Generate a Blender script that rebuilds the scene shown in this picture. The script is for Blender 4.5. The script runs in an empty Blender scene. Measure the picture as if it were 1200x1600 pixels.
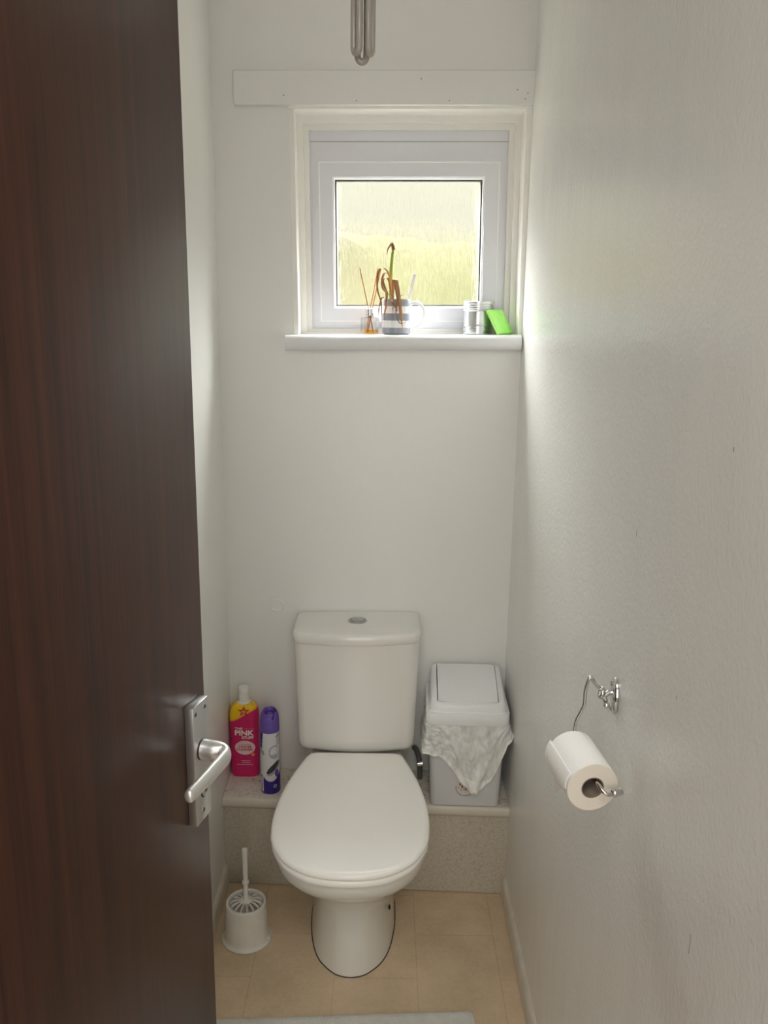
import bpy, bmesh, math, random
from mathutils import Vector, Matrix, noise
random.seed(7)
PI = math.pi
scn = bpy.context.scene
COL = scn.collection

# ------------------------------------------------------------------ helpers
def link(name, bm, mats, parent=None, smooth=40, loc=None):
    me = bpy.data.meshes.new(name)
    bmesh.ops.recalc_face_normals(bm, faces=bm.faces[:])
    bm.to_mesh(me); bm.free()
    if not isinstance(mats, (list, tuple)): mats = [mats]
    for m in mats: me.materials.append(m)
    if smooth:
        for p in me.polygons: p.use_smooth = True
        me.set_sharp_from_angle(angle=math.radians(smooth))
    o = bpy.data.objects.new(name, me); COL.objects.link(o)
    if parent: o.parent = parent
    if loc: o.location = loc
    return o

def tag(o, label=None, cat=None, group=None, kind=None):
    if label: o['label'] = label
    if cat: o['category'] = cat
    if group: o['group'] = group
    if kind: o['kind'] = kind
    return o

def empty(name, loc=(0, 0, 0), rot=(0, 0, 0), **k):
    o = bpy.data.objects.new(name, None); COL.objects.link(o)
    o.location = loc; o.rotation_euler = rot; o.empty_display_size = .05
    return tag(o, **k)

def struct(o): o['kind'] = 'structure'; return o

def add_box(bm, x0, x1, y0, y1, z0, z1, bev=0, seg=2):
    r = bmesh.ops.create_cube(bm, size=1)
    vs = r['verts']
    for v in vs:
        v.co = Vector(((x0 + x1) / 2 + v.co.x * (x1 - x0), (y0 + y1) / 2 + v.co.y * (y1 - y0), (z0 + z1) / 2 + v.co.z * (z1 - z0)))
    if bev:
        es = list({e for v in vs for e in v.link_edges})
        bmesh.ops.bevel(bm, geom=es, offset=bev, segments=seg, profile=.5, affect='EDGES')

def box(name, x0, x1, y0, y1, z0, z1, m, parent=None, bev=0, seg=2):
    bm = bmesh.new(); add_box(bm, x0, x1, y0, y1, z0, z1, bev, seg)
    return link(name, bm, m, parent)

def add_loft(bm, loops, cap0=True, cap1=True, closed=True, fmat=None):
    rows = [[bm.verts.new(p) for p in lp] for lp in loops]
    n = len(rows[0])
    for i in range(len(rows) - 1):
        for j in range(n if closed else n - 1):
            k = (j + 1) % n
            f = bm.faces.new((rows[i][j], rows[i][k], rows[i + 1][k], rows[i + 1][j]))
            if fmat: f.material_index = fmat(f.calc_center_median())
    if cap0: bm.faces.new(rows[0][::-1])
    if cap1: bm.faces.new(rows[-1])
    return rows

def add_lathe(bm, prof, c=(0, 0, 0), n=48, fmat=None):
    """prof: list of (r, z); r=0 closes to a small cap"""
    loops = [[(c[0] + max(r, 1e-5) * math.cos(2 * PI * j / n), c[1] + max(r, 1e-5) * math.sin(2 * PI * j / n), c[2] + z) for j in range(n)] for r, z in prof]
    add_loft(bm, loops, True, True, True, fmat)

def spline(pts, n):
    """Catmull-Rom through pts, n points"""
    P = [Vector(p) for p in pts]
    P = [2 * P[0] - P[1]] + P + [2 * P[-1] - P[-2]]
    m = len(P) - 3; out = []
    for i in range(n):
        t = i / (n - 1) * m; k = min(int(t), m - 1); t -= k
        a, b, c, d = P[k:k + 4]
        out.append(.5 * ((2 * b) + (c - a) * t + (2 * a - 5 * b + 4 * c - d) * t * t + (3 * b - a - 3 * c + d) * t ** 3))
    return out

def resample(pts, n):
    P = [Vector(p) for p in pts]; L = [0]
    for a, b in zip(P, P[1:]): L.append(L[-1] + (b - a).length)
    out = []; k = 0
    for i in range(n):
        s = L[-1] * i / (n - 1)
        while k < len(P) - 2 and L[k + 1] < s: k += 1
        t = (s - L[k]) / max(L[k + 1] - L[k], 1e-9)
        out.append(P[k].lerp(P[k + 1], min(max(t, 0), 1)))
    return out

def add_tube(bm, pts, rad, n=12, flat=None, up=None, cap=True):
    """rad: number or function of t; flat: second radius factor; up: reference vector"""
    P = [Vector(p) for p in pts]; loops = []
    ref = Vector(up) if up else None
    prev = None
    for i, p in enumerate(P):
        t = (P[min(i + 1, len(P) - 1)] - P[max(i - 1, 0)]).normalized()
        if prev is None:
            r = ref or (Vector((0, 0, 1)) if abs(t.z) < .9 else Vector((1, 0, 0)))
            u = (r - t * r.dot(t)).normalized()
        else:
            r = ref if ref and abs(ref.dot(t)) < .95 else prev
            u = (r - t * r.dot(t)).normalized()
        prev = u; w = t.cross(u)
        s = i / (len(P) - 1)
        ra = rad(s) if callable(rad) else rad
        rb = ra * (flat if flat else 1)
        loops.append([p + u * ra * math.cos(2 * PI * j / n) + w * rb * math.sin(2 * PI * j / n) for j in range(n)])
    add_loft(bm, loops, cap, cap)

def add_sphere(bm, c, r, s=(1, 1, 1), u=24, v=16):
    res = bmesh.ops.create_uvsphere(bm, u_segments=u, v_segments=v, radius=r)
    for w in res['verts']: w.co = Vector((w.co.x * s[0] + c[0], w.co.y * s[1] + c[1], w.co.z * s[2] + c[2]))

def rrect(hx, hy, r, n=6, cx=0, cy=0):
    out = []
    for sx, sy, a0 in ((1, 1, 0), (-1, 1, 90), (-1, -1, 180), (1, -1, 270)):
        for i in range(n + 1):
            a = math.radians(a0 + 90 * i / n)
            out.append((cx + sx * (hx - r) + r * math.cos(a), cy + sy * (hy - r) + r * math.sin(a)))
    return out

def text_mesh(bm, s, width, x, z, fn, align='CENTER', bold=0.0, height=None, mi=0, sub=False):
    """adds text in an x/z layout, mapped through fn(x, z) -> point"""
    cu = bpy.data.curves.new('t', 'FONT'); cu.body = s; cu.offset = bold; cu.resolution_u = 3; cu.align_x = 'LEFT'
    to = bpy.data.objects.new('t', cu); COL.objects.link(to)
    bpy.context.view_layer.update()
    me = bpy.data.meshes.new_from_object(to.evaluated_get(bpy.context.evaluated_depsgraph_get()))
    xs = [v.co.x for v in me.vertices]; ys = [v.co.y for v in me.vertices]
    w = max(xs) - min(xs); h = max(ys) - min(ys); k = width / w; ky = height / h if height else k
    ox = x - width / 2 if align == 'CENTER' else x
    vs = [bm.verts.new(fn(ox + (v.co.x - min(xs)) * k, z + (v.co.y - min(ys)) * ky)) for v in me.vertices]
    for p in me.polygons:
        try:
            f = bm.faces.new([vs[i] for i in p.vertices]); f.material_index = mi
        except ValueError: pass
    bpy.data.objects.remove(to); bpy.data.curves.remove(cu); bpy.data.meshes.remove(me)

# ------------------------------------------------------------------ materials
def new_mat(name):
    m = bpy.data.materials.new(name); m.use_nodes = True
    nt = m.node_tree; b = nt.nodes['Principled BSDF']
    return m, nt, b

def node(nt, t, **k):
    n = nt.nodes.new(t)
    for a, v in k.items():
        if a.startswith('i_'): n.inputs[a[2:].replace('_', ' ')].default_value = v
        else: setattr(n, a, v)
    return n

def mat(name, col, rough=.5, metal=0, spec=.5, bump=0, bscale=50, vary=0, vscale=8, coat=0, sss=0, bdist=.002):
    m, nt, b = new_mat(name)
    b.inputs['Base Color'].default_value = (*col, 1)
    b.inputs['Roughness'].default_value = rough
    b.inputs['Metallic'].default_value = metal
    b.inputs['Specular IOR Level'].default_value = spec
    if coat: b.inputs['Coat Weight'].default_value = coat; b.inputs['Coat Roughness'].default_value = .08
    tc = node(nt, 'ShaderNodeTexCoord')
    if bump:
        nz = node(nt, 'ShaderNodeTexNoise', i_Scale=bscale, i_Detail=4.0)
        bp = node(nt, 'ShaderNodeBump', i_Strength=bump, i_Distance=bdist)
        nt.links.new(tc.outputs['Object'], nz.inputs['Vector'])
        nt.links.new(nz.outputs['Fac'], bp.inputs['Height'])
        nt.links.new(bp.outputs['Normal'], b.inputs['Normal'])
    if vary:
        nz2 = node(nt, 'ShaderNodeTexNoise', i_Scale=vscale, i_Detail=5.0)
        mx = node(nt, 'ShaderNodeMix', data_type='RGBA', blend_type='MULTIPLY')
        mx.inputs['Factor'].default_value = vary
        cr = node(nt, 'ShaderNodeValToRGB')
        cr.color_ramp.elements[0].position = .35; cr.color_ramp.elements[0].color = (.55, .53, .5, 1)
        cr.color_ramp.elements[1].position = .65; cr.color_ramp.elements[1].color = (1, 1, 1, 1)
        nt.links.new(tc.outputs['Object'], nz2.inputs['Vector'])
        nt.links.new(nz2.outputs['Fac'], cr.inputs['Fac'])
        mx.inputs['A'].default_value = (*col, 1)
        nt.links.new(cr.outputs['Color'], mx.inputs['B'])
        nt.links.new(mx.outputs['Result'], b.inputs['Base Color'])
    return m

def paint(name, col, rough, fine=.12, spec=.5):
    """satin wall paint: roller texture, slow undulation, a few dents and chips with their own place"""
    m, nt, b = new_mat(name)
    b.inputs['Roughness'].default_value = rough; b.inputs['Specular IOR Level'].default_value = spec
    tc = node(nt, 'ShaderNodeTexCoord')
    n1 = node(nt, 'ShaderNodeTexNoise', i_Scale=125.0, i_Detail=3.0, i_Distortion=.5)
    mp = node(nt, 'ShaderNodeMapping'); mp.inputs['Scale'].default_value = (1, 1, .35)
    mp1 = node(nt, 'ShaderNodeMapping'); mp1.inputs['Scale'].default_value = (1, 1, .75)
    nt.links.new(tc.outputs['Object'], mp1.inputs['Vector'])
    n2 = node(nt, 'ShaderNodeTexNoise', i_Scale=9.0, i_Detail=3.0)
    nt.links.new(tc.outputs['Object'], mp.inputs['Vector'])
    nt.links.new(mp1.outputs['Vector'], n1.inputs['Vector'])
    nt.links.new(mp.outputs['Vector'], n2.inputs['Vector'])
    b1 = node(nt, 'ShaderNodeBump', i_Strength=fine, i_Distance=.0015)
    b2 = node(nt, 'ShaderNodeBump', i_Strength=.38, i_Distance=.008)
    nt.links.new(n2.outputs['Fac'], b2.inputs['Height'])
    nt.links.new(n1.outputs['Fac'], b1.inputs['Height'])
    nt.links.new(b2.outputs['Normal'], b1.inputs['Normal'])
    nt.links.new(b1.outputs['Normal'], b.inputs['Normal'])
    n3 = node(nt, 'ShaderNodeTexNoise', i_Scale=2.2, i_Detail=4.0)
    nt.links.new(tc.outputs['Object'], n3.inputs['Vector'])
    mx = node(nt, 'ShaderNodeMix', data_type='RGBA')
    mx.inputs['A'].default_value = (*[c * .975 for c in col], 1); mx.inputs['B'].default_value = (*col, 1)
    nt.links.new(n3.outputs['Fac'], mx.inputs['Factor'])
    nt.links.new(mx.outputs['Result'], b.inputs['Base Color'])
    return m

M = {}
WALLC = (.80, .796, .775)
M['wall'] = paint('wall_paint', WALLC, .38, .10)
M['wall_rough'] = paint('wall_paint_roller', WALLC, .26, .75, .85)
M['ceiling'] = mat('ceiling_paint', (.90, .895, .88), .7)
M['gloss'] = mat('white_gloss_paint', (.84, .825, .79), .3, bump=.05, bscale=60)
M['skirt'] = mat('skirting_paint', (.70, .655, .57), .4, vary=.25, vscale=25)
M['sillpaint'] = mat('sill_paint', (.74, .74, .755), .55, bump=.04, bscale=40)
M['upvc'] = mat('upvc', (.76, .765, .815), .5)
M['upvcglint'] = mat('upvc_edge_glint', (.93, .93, .93), .2)  # whiter upvc, edge highlights put into the colour
M['gasket'] = mat('gasket_rubber', (.03, .03, .03), .6)
M['ceramic'] = mat('white_ceramic', (.76, .75, .71), .12, coat=.3)
M['seatplastic'] = mat('seat_plastic', (.95, .94, .90), .24)
M['chrome'] = mat('chrome', (.66, .66, .65), .07, metal=1)
M['button'] = mat('button_chrome', (.42, .42, .41), .22, metal=1)
M['alu'] = mat('satin_aluminium', (.72, .71, .70), .38, metal=.75, bump=.03, bscale=300)
M['alu_plate'] = mat('plate_aluminium', (.62, .62, .62), .28, metal=.9)
M['black'] = mat('matt_black', (.012, .012, .012), .6)  # plain black for sealant, collar, lock ring, slots and holes
M['steel_dark'] = mat('dark_steel', (.08, .08, .08), .4, metal=.8)
M['binplastic'] = mat('bin_plastic', (.62, .635, .645), .38, bump=.03, bscale=200)
M['binlid'] = mat('bin_lid_plastic', (.84, .855, .87), .36, bump=.03, bscale=200)
M['brushplastic'] = mat('brush_plastic', (.78, .765, .72), .35, vary=.12, vscale=30)
M['bristle'] = mat('brush_bristles', (.70, .67, .62), .8)
M['paper'] = mat('tissue_paper', (.95, .94, .925), .9, spec=.1, bump=.35, bscale=260)
M['paperend'] = mat('tissue_paper_edge', (.80, .74, .66), .95, spec=.05, bump=.2, bscale=400)
M['card'] = mat('core_card', (.30, .24, .19), .9)
M['matfab'] = mat('bath_mat_cotton', (.82, .82, .78), .95, spec=.1, bump=.9, bscale=400, bdist=.004, vary=.15, vscale=40)
M['pink'] = mat('pink_plastic', (.62, .012, .14), .32)
M['yellow'] = mat('yellow_label', (.90, .58, .012), .35)
M['yelloworange'] = mat('orange_label_edge', (.90, .32, .03), .35)
M['redstar'] = mat('red_star', (.45, .02, .03), .4)
M['ltpink'] = mat('pale_pink_label', (.85, .62, .64), .4)
M['capwhite'] = mat('white_cap', (.86, .85, .80), .4)
M['purple'] = mat('purple_cap', (.15, .085, .40), .35)
M['purpledk'] = mat('dark_purple_print', (.035, .012, .22), .3)
M['canwhite'] = mat('can_white_print', (.74, .74, .76), .28)
M['cangrey'] = mat('can_grey_print', (.42, .41, .47), .28)
M['candark'] = mat('can_dark_print', (.05, .05, .06), .3)
M['tin'] = mat('tin_metal', (.66, .67, .68), .24, metal=.9)
M['stem'] = mat('green_stem', (.28, .36, .04), .45)
M['driedleaf'] = mat('dried_leaf', (.30, .145, .07), .7, vary=.6, vscale=60)
M['driedpale'] = mat('dried_leaf_pale', (.46, .24, .115), .7, vary=.5, vscale=50)
M['soil'] = mat('potting_soil', (.05, .035, .025), .95, bump=1, bscale=150)
M['reed'] = mat('reed_wood', (.36, .15, .05), .8)
M['reedpale'] = mat('reed_wood_pale', (.55, .26, .10), .8)
M['cfl'] = mat('lamp_tube_glass', (.36, .335, .29), .2, coat=.2)
M['lampwhite'] = mat('lamp_plastic', (.80, .79, .76), .4)
M['marker'] = mat('white_marker_plastic', (.78, .76, .80), .4)
M['brownlatch'] = mat('latch_metal', (.20, .17, .13), .5)
M['screw'] = mat('screw_steel', (.35, .35, .35), .35, metal=.9)
M['sticker'] = mat('bin_sticker', (.66, .60, .56), .5)
M['stickerink'] = mat('bin_sticker_ink', (.10, .07, .05), .5)
M['stickertan'] = mat('bin_sticker_tan', (.42, .30, .24), .5)
M['pipegrey'] = mat('pipe_plastic', (.12, .12, .115), .45)
M['hallwall'] = mat('hall_paint', (.50, .46, .40), .7)
M['nail'] = mat('nail_head', (.22, .18, .15), .6)

def mug_material():
    m, nt, b = new_mat('striped_glaze')
    b.inputs['Roughness'].default_value = .15
    tc = node(nt, 'ShaderNodeTexCoord'); sp = node(nt, 'ShaderNodeSeparateXYZ')
    md = node(nt, 'ShaderNodeMath', operation='PINGPONG'); md.inputs[1].default_value = .0184
    gt = node(nt, 'ShaderNodeMath', operation='MODULO'); gt.inputs[1].default_value = .0368
    lt = node(nt, 'ShaderNodeMath', operation='LESS_THAN'); lt.inputs[1].default_value = .0184
    nt.links.new(tc.outputs['Object'], sp.inputs[0])
    nt.links.new(sp.outputs['Z'], gt.inputs[0]); nt.links.new(gt.outputs[0], lt.inputs[0])
    mx = node(nt, 'ShaderNodeMix', data_type='RGBA')
    mx.inputs['A'].default_value = (.86, .86, .88, 1); mx.inputs['B'].default_value = (.26, .28, .33, 1)
    nt.links.new(lt.outputs[0], mx.inputs['Factor']); nt.links.new(mx.outputs['Result'], b.inputs['Base Color'])
    return m
M['mug'] = mug_material()
M['mugwhite'] = mat('white_glaze', (.86, .86, .88), .15)

def wood_material():
    m, nt, b = new_mat('dark_wood_veneer')
    b.inputs['Roughness'].default_value = .32
    b.inputs['Specular IOR Level'].default_value = .32
    tc = node(nt, 'ShaderNodeTexCoord')
    mp = node(nt, 'ShaderNodeMapping'); mp.inputs['Scale'].default_value = (38, 1, .9)
    nz = node(nt, 'ShaderNodeTexNoise', i_Scale=1.6, i_Detail=7.0, i_Roughness=.65, i_Distortion=.3)
    mp2 = node(nt, 'ShaderNodeMapping'); mp2.inputs['Scale'].default_value = (240, 1, 5)
    nz2 = node(nt, 'ShaderNodeTexNoise', i_Scale=1.3, i_Detail=3.0)
    for a, c in ((mp, nz), (mp2, nz2)):
        nt.links.new(tc.outputs['Object'], a.inputs['Vector']); nt.links.new(a.outputs['Vector'], c.inputs['Vector'])
    ad = node(nt, 'ShaderNodeMath', operation='MULTIPLY_ADD'); ad.inputs[1].default_value = .35
    nt.links.new(nz2.outputs['Fac'], ad.inputs[0]); nt.links.new(nz.outputs['Fac'], ad.inputs[2])
    cr = node(nt, 'ShaderNodeValToRGB')
    e = cr.color_ramp.elements
    e[0].position = .45; e[0].color = (.0165, .0034, .0008, 1)
    e[1].position = .85; e[1].color = (.060, .0165, .0062, 1)
    nt.links.new(ad.outputs[0], cr.inputs['Fac']); nt.links.new(cr.outputs['Color'], b.inputs['Base Color'])
    bp = node(nt, 'ShaderNodeBump', i_Strength=.05, i_Distance=.001)
    nt.links.new(nz2.outputs['Fac'], bp.inputs['Height']); nt.links.new(bp.outputs['Normal'], b.inputs['Normal'])
    return m
M['wood'] = wood_material()

def floor_material():
    m, nt, b = new_mat('vinyl_tile_floor')
    b.inputs['Roughness'].default_value = .42
    tc = node(nt, 'ShaderNodeTexCoord'); sp = node(nt, 'ShaderNodeSeparateXYZ'); cb = node(nt, 'ShaderNodeCombineXYZ')
    ax = node(nt, 'ShaderNodeMath', operation='ADD'); ax.inputs[1].default_value = .081 + .207
    ay = node(nt, 'ShaderNodeMath', operation='ADD'); ay.inputs[1].default_value = 3.3
    nt.links.new(tc.outputs['Object'], sp.inputs[0])
    nt.links.new(sp.outputs['X'], ax.inputs[0]); nt.links.new(sp.outputs['Y'], ay.inputs[0])
    nt.links.new(ay.outputs[0], cb.inputs['X']); nt.links.new(ax.outputs[0], cb.inputs['Y'])
    br = node(nt, 'ShaderNodeTexBrick', offset=.5, i_Scale=1.0)
    br.inputs['Mortar Size'].default_value = .0014; br.inputs['Mortar Smooth'].default_value = .3
    br.inputs['Brick Width'].default_value = .31; br.inputs['Row Height'].default_value = .207
    br.inputs['Color1'].default_value = (.97, .97, .97, 1); br.inputs['Color2'].default_value = (1, 1, 1, 1)
    br.inputs['Mortar'].default_value = (.83, .81, .77, 1)
    nt.links.new(cb.outputs[0], br.inputs['Vector'])
    n1 = node(nt, 'ShaderNodeTexNoise', i_Scale=7.0, i_Detail=6.0, i_Roughness=.6)
    n2 = node(nt, 'ShaderNodeTexNoise', i_Scale=90.0, i_Detail=4.0)
    nt.links.new(tc.outputs['Object'], n1.inputs['Vector']); nt.links.new(tc.outputs['Object'], n2.inputs['Vector'])
    cr = node(nt, 'ShaderNodeValToRGB'); e = cr.color_ramp.elements
    e[0].position = .3; e[0].color = (.56, .445, .29, 1)
    e[1].position = .7; e[1].color = (.73, .57, .40, 1)
    ad = node(nt, 'ShaderNodeMath', operation='MULTIPLY_ADD'); ad.inputs[1].default_value = .35
    sb = node(nt, 'ShaderNodeMath', operation='SUBTRACT'); sb.inputs[1].default_value = .5
    nt.links.new(n2.outputs['Fac'], sb.inputs[0]); nt.links.new(sb.outputs[0], ad.inputs[0]); nt.links.new(n1.outputs['Fac'], ad.inputs[2])
    nt.links.new(ad.outputs[0], cr.inputs['Fac'])
    mx = node(nt, 'ShaderNodeMix', data_type='RGBA', blend_type='MULTIPLY'); mx.inputs['Factor'].default_value = 1
    nt.links.new(cr.outputs['Color'], mx.inputs['A']); nt.links.new(br.outputs['Color'], mx.inputs['B'])
    nt.links.new(mx.outputs['Result'], b.inputs['Base Color'])
    return m
M['floor'] = floor_material()

def speckle(name, base, dark, light, scale, rough=.4):
    m, nt, b = new_mat(name)
    b.inputs['Roughness'].default_value = rough
    tc = node(nt, 'ShaderNodeTexCoord')
    n1 = node(nt, 'ShaderNodeTexNoise', i_Scale=scale, i_Detail=3.0, i_Roughness=.7)
    n2 = node(nt, 'ShaderNodeTexNoise', i_Scale=scale * .28, i_Detail=4.0)
    ad = node(nt, 'ShaderNodeMath', operation='MULTIPLY_ADD'); ad.inputs[1].default_value = .5
    nt.links.new(tc.outputs['Object'], n1.inputs['Vector']); nt.links.new(tc.outputs['Object'], n2.inputs['Vector'])
    nt.links.new(n2.outputs['Fac'], ad.inputs[0]); nt.links.new(n1.outputs['Fac'], ad.inputs[2])
    cr = node(nt, 'ShaderNodeValToRGB'); e = cr.color_ramp.elements
    e[0].position = .55; e[0].color = (*dark, 1); e[1].position = .95; e[1].color = (*light, 1)
    x = e.new(.68); x.color = (*base, 1)
    nt.links.new(ad.outputs[0], cr.inputs['Fac']); nt.links.new(cr.outputs['Color'], b.inputs['Base Color'])
    return m
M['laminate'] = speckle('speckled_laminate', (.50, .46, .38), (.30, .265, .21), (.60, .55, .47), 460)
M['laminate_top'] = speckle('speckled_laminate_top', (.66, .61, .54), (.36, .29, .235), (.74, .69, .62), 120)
M['laminate_lip'] = mat('laminate_edge', (.66, .61, .53), .4, vary=.1)

def clear_glass(name, tint=(1, 1, 1), refl=.18):
    m = bpy.data.materials.new(name); m.use_nodes = True; nt = m.node_tree; nt.nodes.clear()
    out = node(nt, 'ShaderNodeOutputMaterial'); tr = node(nt, 'ShaderNodeBsdfTransparent'); gl = node(nt, 'ShaderNodeBsdfGlossy')
    tr.inputs['Color'].default_value = (*tint, 1); gl.inputs['Roughness'].default_value = .05
    lw = node(nt, 'ShaderNodeLayerWeight', i_Blend=refl); mx = node(nt, 'ShaderNodeMixShader')
    nt.links.new(lw.outputs['Facing'], mx.inputs[0]); nt.links.new(tr.outputs[0], mx.inputs[1]); nt.links.new(gl.outputs[0], mx.inputs[2])
    nt.links.new(mx.outputs[0], out.inputs[0])
    return m
M['clear'] = clear_glass('clear_glass', (.97, .98, .98), .22)
M['oil'] = clear_glass('amber_oil', (.98, .72, .10), .08)

def patterned_glass():
    """obscure glass with rain-like vertical ripples"""
    m = bpy.data.materials.new('patterned_glass'); m.use_nodes = True; nt = m.node_tree; nt.nodes.clear()
    out = node(nt, 'ShaderNodeOutputMaterial')
    rf = node(nt, 'ShaderNodeBsdfRefraction', i_Roughness=.12, i_IOR=1.3); rf.inputs['Color'].default_value = (.97, .98, .95, 1)
    tr = node(nt, 'ShaderNodeBsdfTransparent'); tr.inputs['Color'].default_value = (.95, .96, .93, 1)
    gl = node(nt, 'ShaderNodeBsdfGlossy', i_Roughness=.12)
    m1 = node(nt, 'ShaderNodeMixShader'); m1.inputs[0].default_value = .5
    m2 = node(nt, 'ShaderNodeMixShader'); m2.inputs[0].default_value = .04
    tc = node(nt, 'ShaderNodeTexCoord'); mp = node(nt, 'ShaderNodeMapping'); mp.inputs['Scale'].default_value = (1, 1, .06)
    n1 = node(nt, 'ShaderNodeTexNoise', i_Scale=260.0, i_Detail=2.0, i_Distortion=.8)
    v1 = node(nt, 'ShaderNodeTexVoronoi', i_Scale=170.0)
    ad = node(nt, 'ShaderNodeMath', operation='MULTIPLY_ADD'); ad.inputs[1].default_value = .35
    nt.links.new(tc.outputs['Object'], mp.inputs['Vector'])
    nt.links.new(mp.outputs['Vector'], n1.inputs['Vector']); nt.links.new(mp.outputs['Vector'], v1.inputs['Vector'])
    nt.links.new(v1.outputs['Distance'], ad.inputs[0]); nt.links.new(n1.outputs['Fac'], ad.inputs[2])
    bp = node(nt, 'ShaderNodeBump', i_Strength=1.0, i_Distance=.0045)
    nt.links.new(ad.outputs[0], bp.inputs['Height'])
    for s in (rf, gl): nt.links.new(bp.outputs['Normal'], s.inputs['Normal'])
    nt.links.new(rf.outputs[0], m1.inputs[1]); nt.links.new(tr.outputs[0], m1.inputs[2])
    nt.links.new(m1.outputs[0], m2.inputs[1]); nt.links.new(gl.outputs[0], m2.inputs[2])
    nt.links.new(m2.outputs[0], out.inputs[0])
    return m
M['obscure'] = patterned_glass()

def film(name, col, lo, hi, rough=.3):
    m, nt, b = new_mat(name)
    b.inputs['Base Color'].default_value = (*col, 1); b.inputs['Roughness'].default_value = rough
    tc = node(nt, 'ShaderNodeTexCoord'); mp = node(nt, 'ShaderNodeMapping'); mp.inputs['Rotation'].default_value = (0, .5, 0); mp.inputs['Scale'].default_value = (1.6, 1, .55)
    nz = node(nt, 'ShaderNodeTexNoise', i_Scale=13.0, i_Detail=2.5, i_Distortion=1.0)
    mr = node(nt, 'ShaderNodeMapRange'); mr.inputs['From Min'].default_value = .38; mr.inputs['From Max'].default_value = .66; mr.inputs['To Min'].default_value = lo; mr.inputs['To Max'].default_value = hi
    nt.links.new(tc.outputs['Object'], mp.inputs['Vector']); nt.links.new(mp.outputs['Vector'], nz.inputs['Vector'])
    nt.links.new(nz.outputs['Fac'], mr.inputs['Value']); nt.links.new(mr.outputs['Result'], b.inputs['Alpha'])
    bp = node(nt, 'ShaderNodeBump', i_Strength=.6, i_Distance=.006); nt.links.new(nz.outputs['Fac'], bp.inputs['Height']); nt.links.new(bp.outputs['Normal'], b.inputs['Normal'])
    return m
M['bag'] = film('thin_white_polythene', (.96, .965, .945), .30, .66, .28)
M['baghem'] = film('doubled_white_polythene', (.95, .95, .91), .55, .88, .28)
M['greenpack'] = mat('lime_film', (.36, .80, .16), .25, bump=.6, bscale=70)
M['greendark'] = mat('lime_film_edge', (.45, .86, .22), .25)

def hedge_material():
    m, nt, b = new_mat('hedge_leaves')
    b.inputs['Roughness'].default_value = .8; b.inputs['Specular IOR Level'].default_value = 0
    tc = node(nt, 'ShaderNodeTexCoord')
    n1 = node(nt, 'ShaderNodeTexNoise', i_Scale=.9, i_Detail=2.0); n2 = node(nt, 'ShaderNodeTexNoise', i_Scale=14.0, i_Detail=6.0)
    nt.links.new(tc.outputs['Object'], n1.inputs['Vector']); nt.links.new(tc.outputs['Object'], n2.inputs['Vector'])
    cr = node(nt, 'ShaderNodeValToRGB'); e = cr.color_ramp.elements
    e[0].position = .35; e[0].color = (.0072, .0077, .0032, 1); e[1].position = .62; e[1].color = (.0120, .0108, .0070, 1)
    ad = node(nt, 'ShaderNodeMath', operation='MULTIPLY_ADD'); ad.inputs[1].default_value = .7
    nt.links.new(n2.outputs['Fac'], ad.inputs[0]); nt.links.new(n1.outputs['Fac'], ad.inputs[2])
    sb = node(nt, 'ShaderNodeMath', operation='SUBTRACT'); sb.inputs[1].default_value = .35
    nt.links.new(ad.outputs[0], sb.inputs[0]); nt.links.new(sb.outputs[0], cr.inputs['Fac'])
    nt.links.new(cr.outputs['Color'], b.inputs['Base Color'])
    return m
M['hedge'] = hedge_material()
M['lawn'] = mat('lawn', (.085, .080, .066), .9, spec=0, vary=.4, vscale=5)

# ------------------------------------------------------------------ room shell
W, YF, H = .80, -1.95, 2.42
WT = .0125                                   # the window was fitted a touch out of level
def wz(x, z): return z + WT * (x - .5)

bm = bmesh.new()
add_box(bm, -.1, .203, 0, .175, 0, H)                       # left of the window
add_box(bm, .203, W + .1, 0, .175, 0, 1.515)                # below
add_box(bm, .203, W + .1, 0, .175, 2.118, H)                # above
struct(link('wall_back', bm, M['wall'], smooth=0))
bm = bmesh.new(); add_box(bm, -.1, 0, -1.44, 0, 0, H); add_box(bm, -.16, -.08, YF, -1.44, 0, H)
struct(link('wall_left', bm, M['wall'], smooth=0))
struct(box('wall_right', W, W + .1, YF, .175, 0, H, M['wall_rough']))
bm = bmesh.new()
add_box(bm, -1.2, -.045, YF - .1, YF, 0, H); add_box(bm, .79, 1.9, YF - .1, YF, 0, H); add_box(bm, -.045, .79, YF - .1, YF, 2.34, H)
struct(link('wall_front', bm, M['wall'], smooth=0))
struct(box('floor', -1.2, 1.9, -3.6, .22, -.05, 0, M['floor']))
struct(box('ceiling', -1.2, 1.9, -3.6, .22, H, H + .05, M['ceiling']))
# hallway behind the camera
bm = bmesh.new()
add_box(bm, -1.25, -1.2, -3.6, YF, 0, H); add_box(bm, 1.9, 1.95, -3.6, YF, 0, H); add_box(bm, -1.25, 1.95, -3.65, -3.6, 0, H)
struct(link('wall_hall', bm, M['hallwall'], smooth=0))

def skirting(name, x0, x1, face):
    bm = bmesh.new()
    t = .011
    pr = [(0, .003), (t, .003), (t, .050), (t * .8, .058), (t * .4, .063), (0, .065)]
    y0, y1 = (-1.42 if face > 0 else YF), (-.155 if face > 0 else -.19)
    xs = 0 if face > 0 else W
    add_loft(bm, [[(xs + face * a, y, b) for a, b in pr] for y in (y0, y1)])
    return struct(link(name, bm, M['skirt']))
skirting('baseboard_left', 0, 0, 1)
skirting('baseboard_right', 0, 0, -1)

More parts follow.
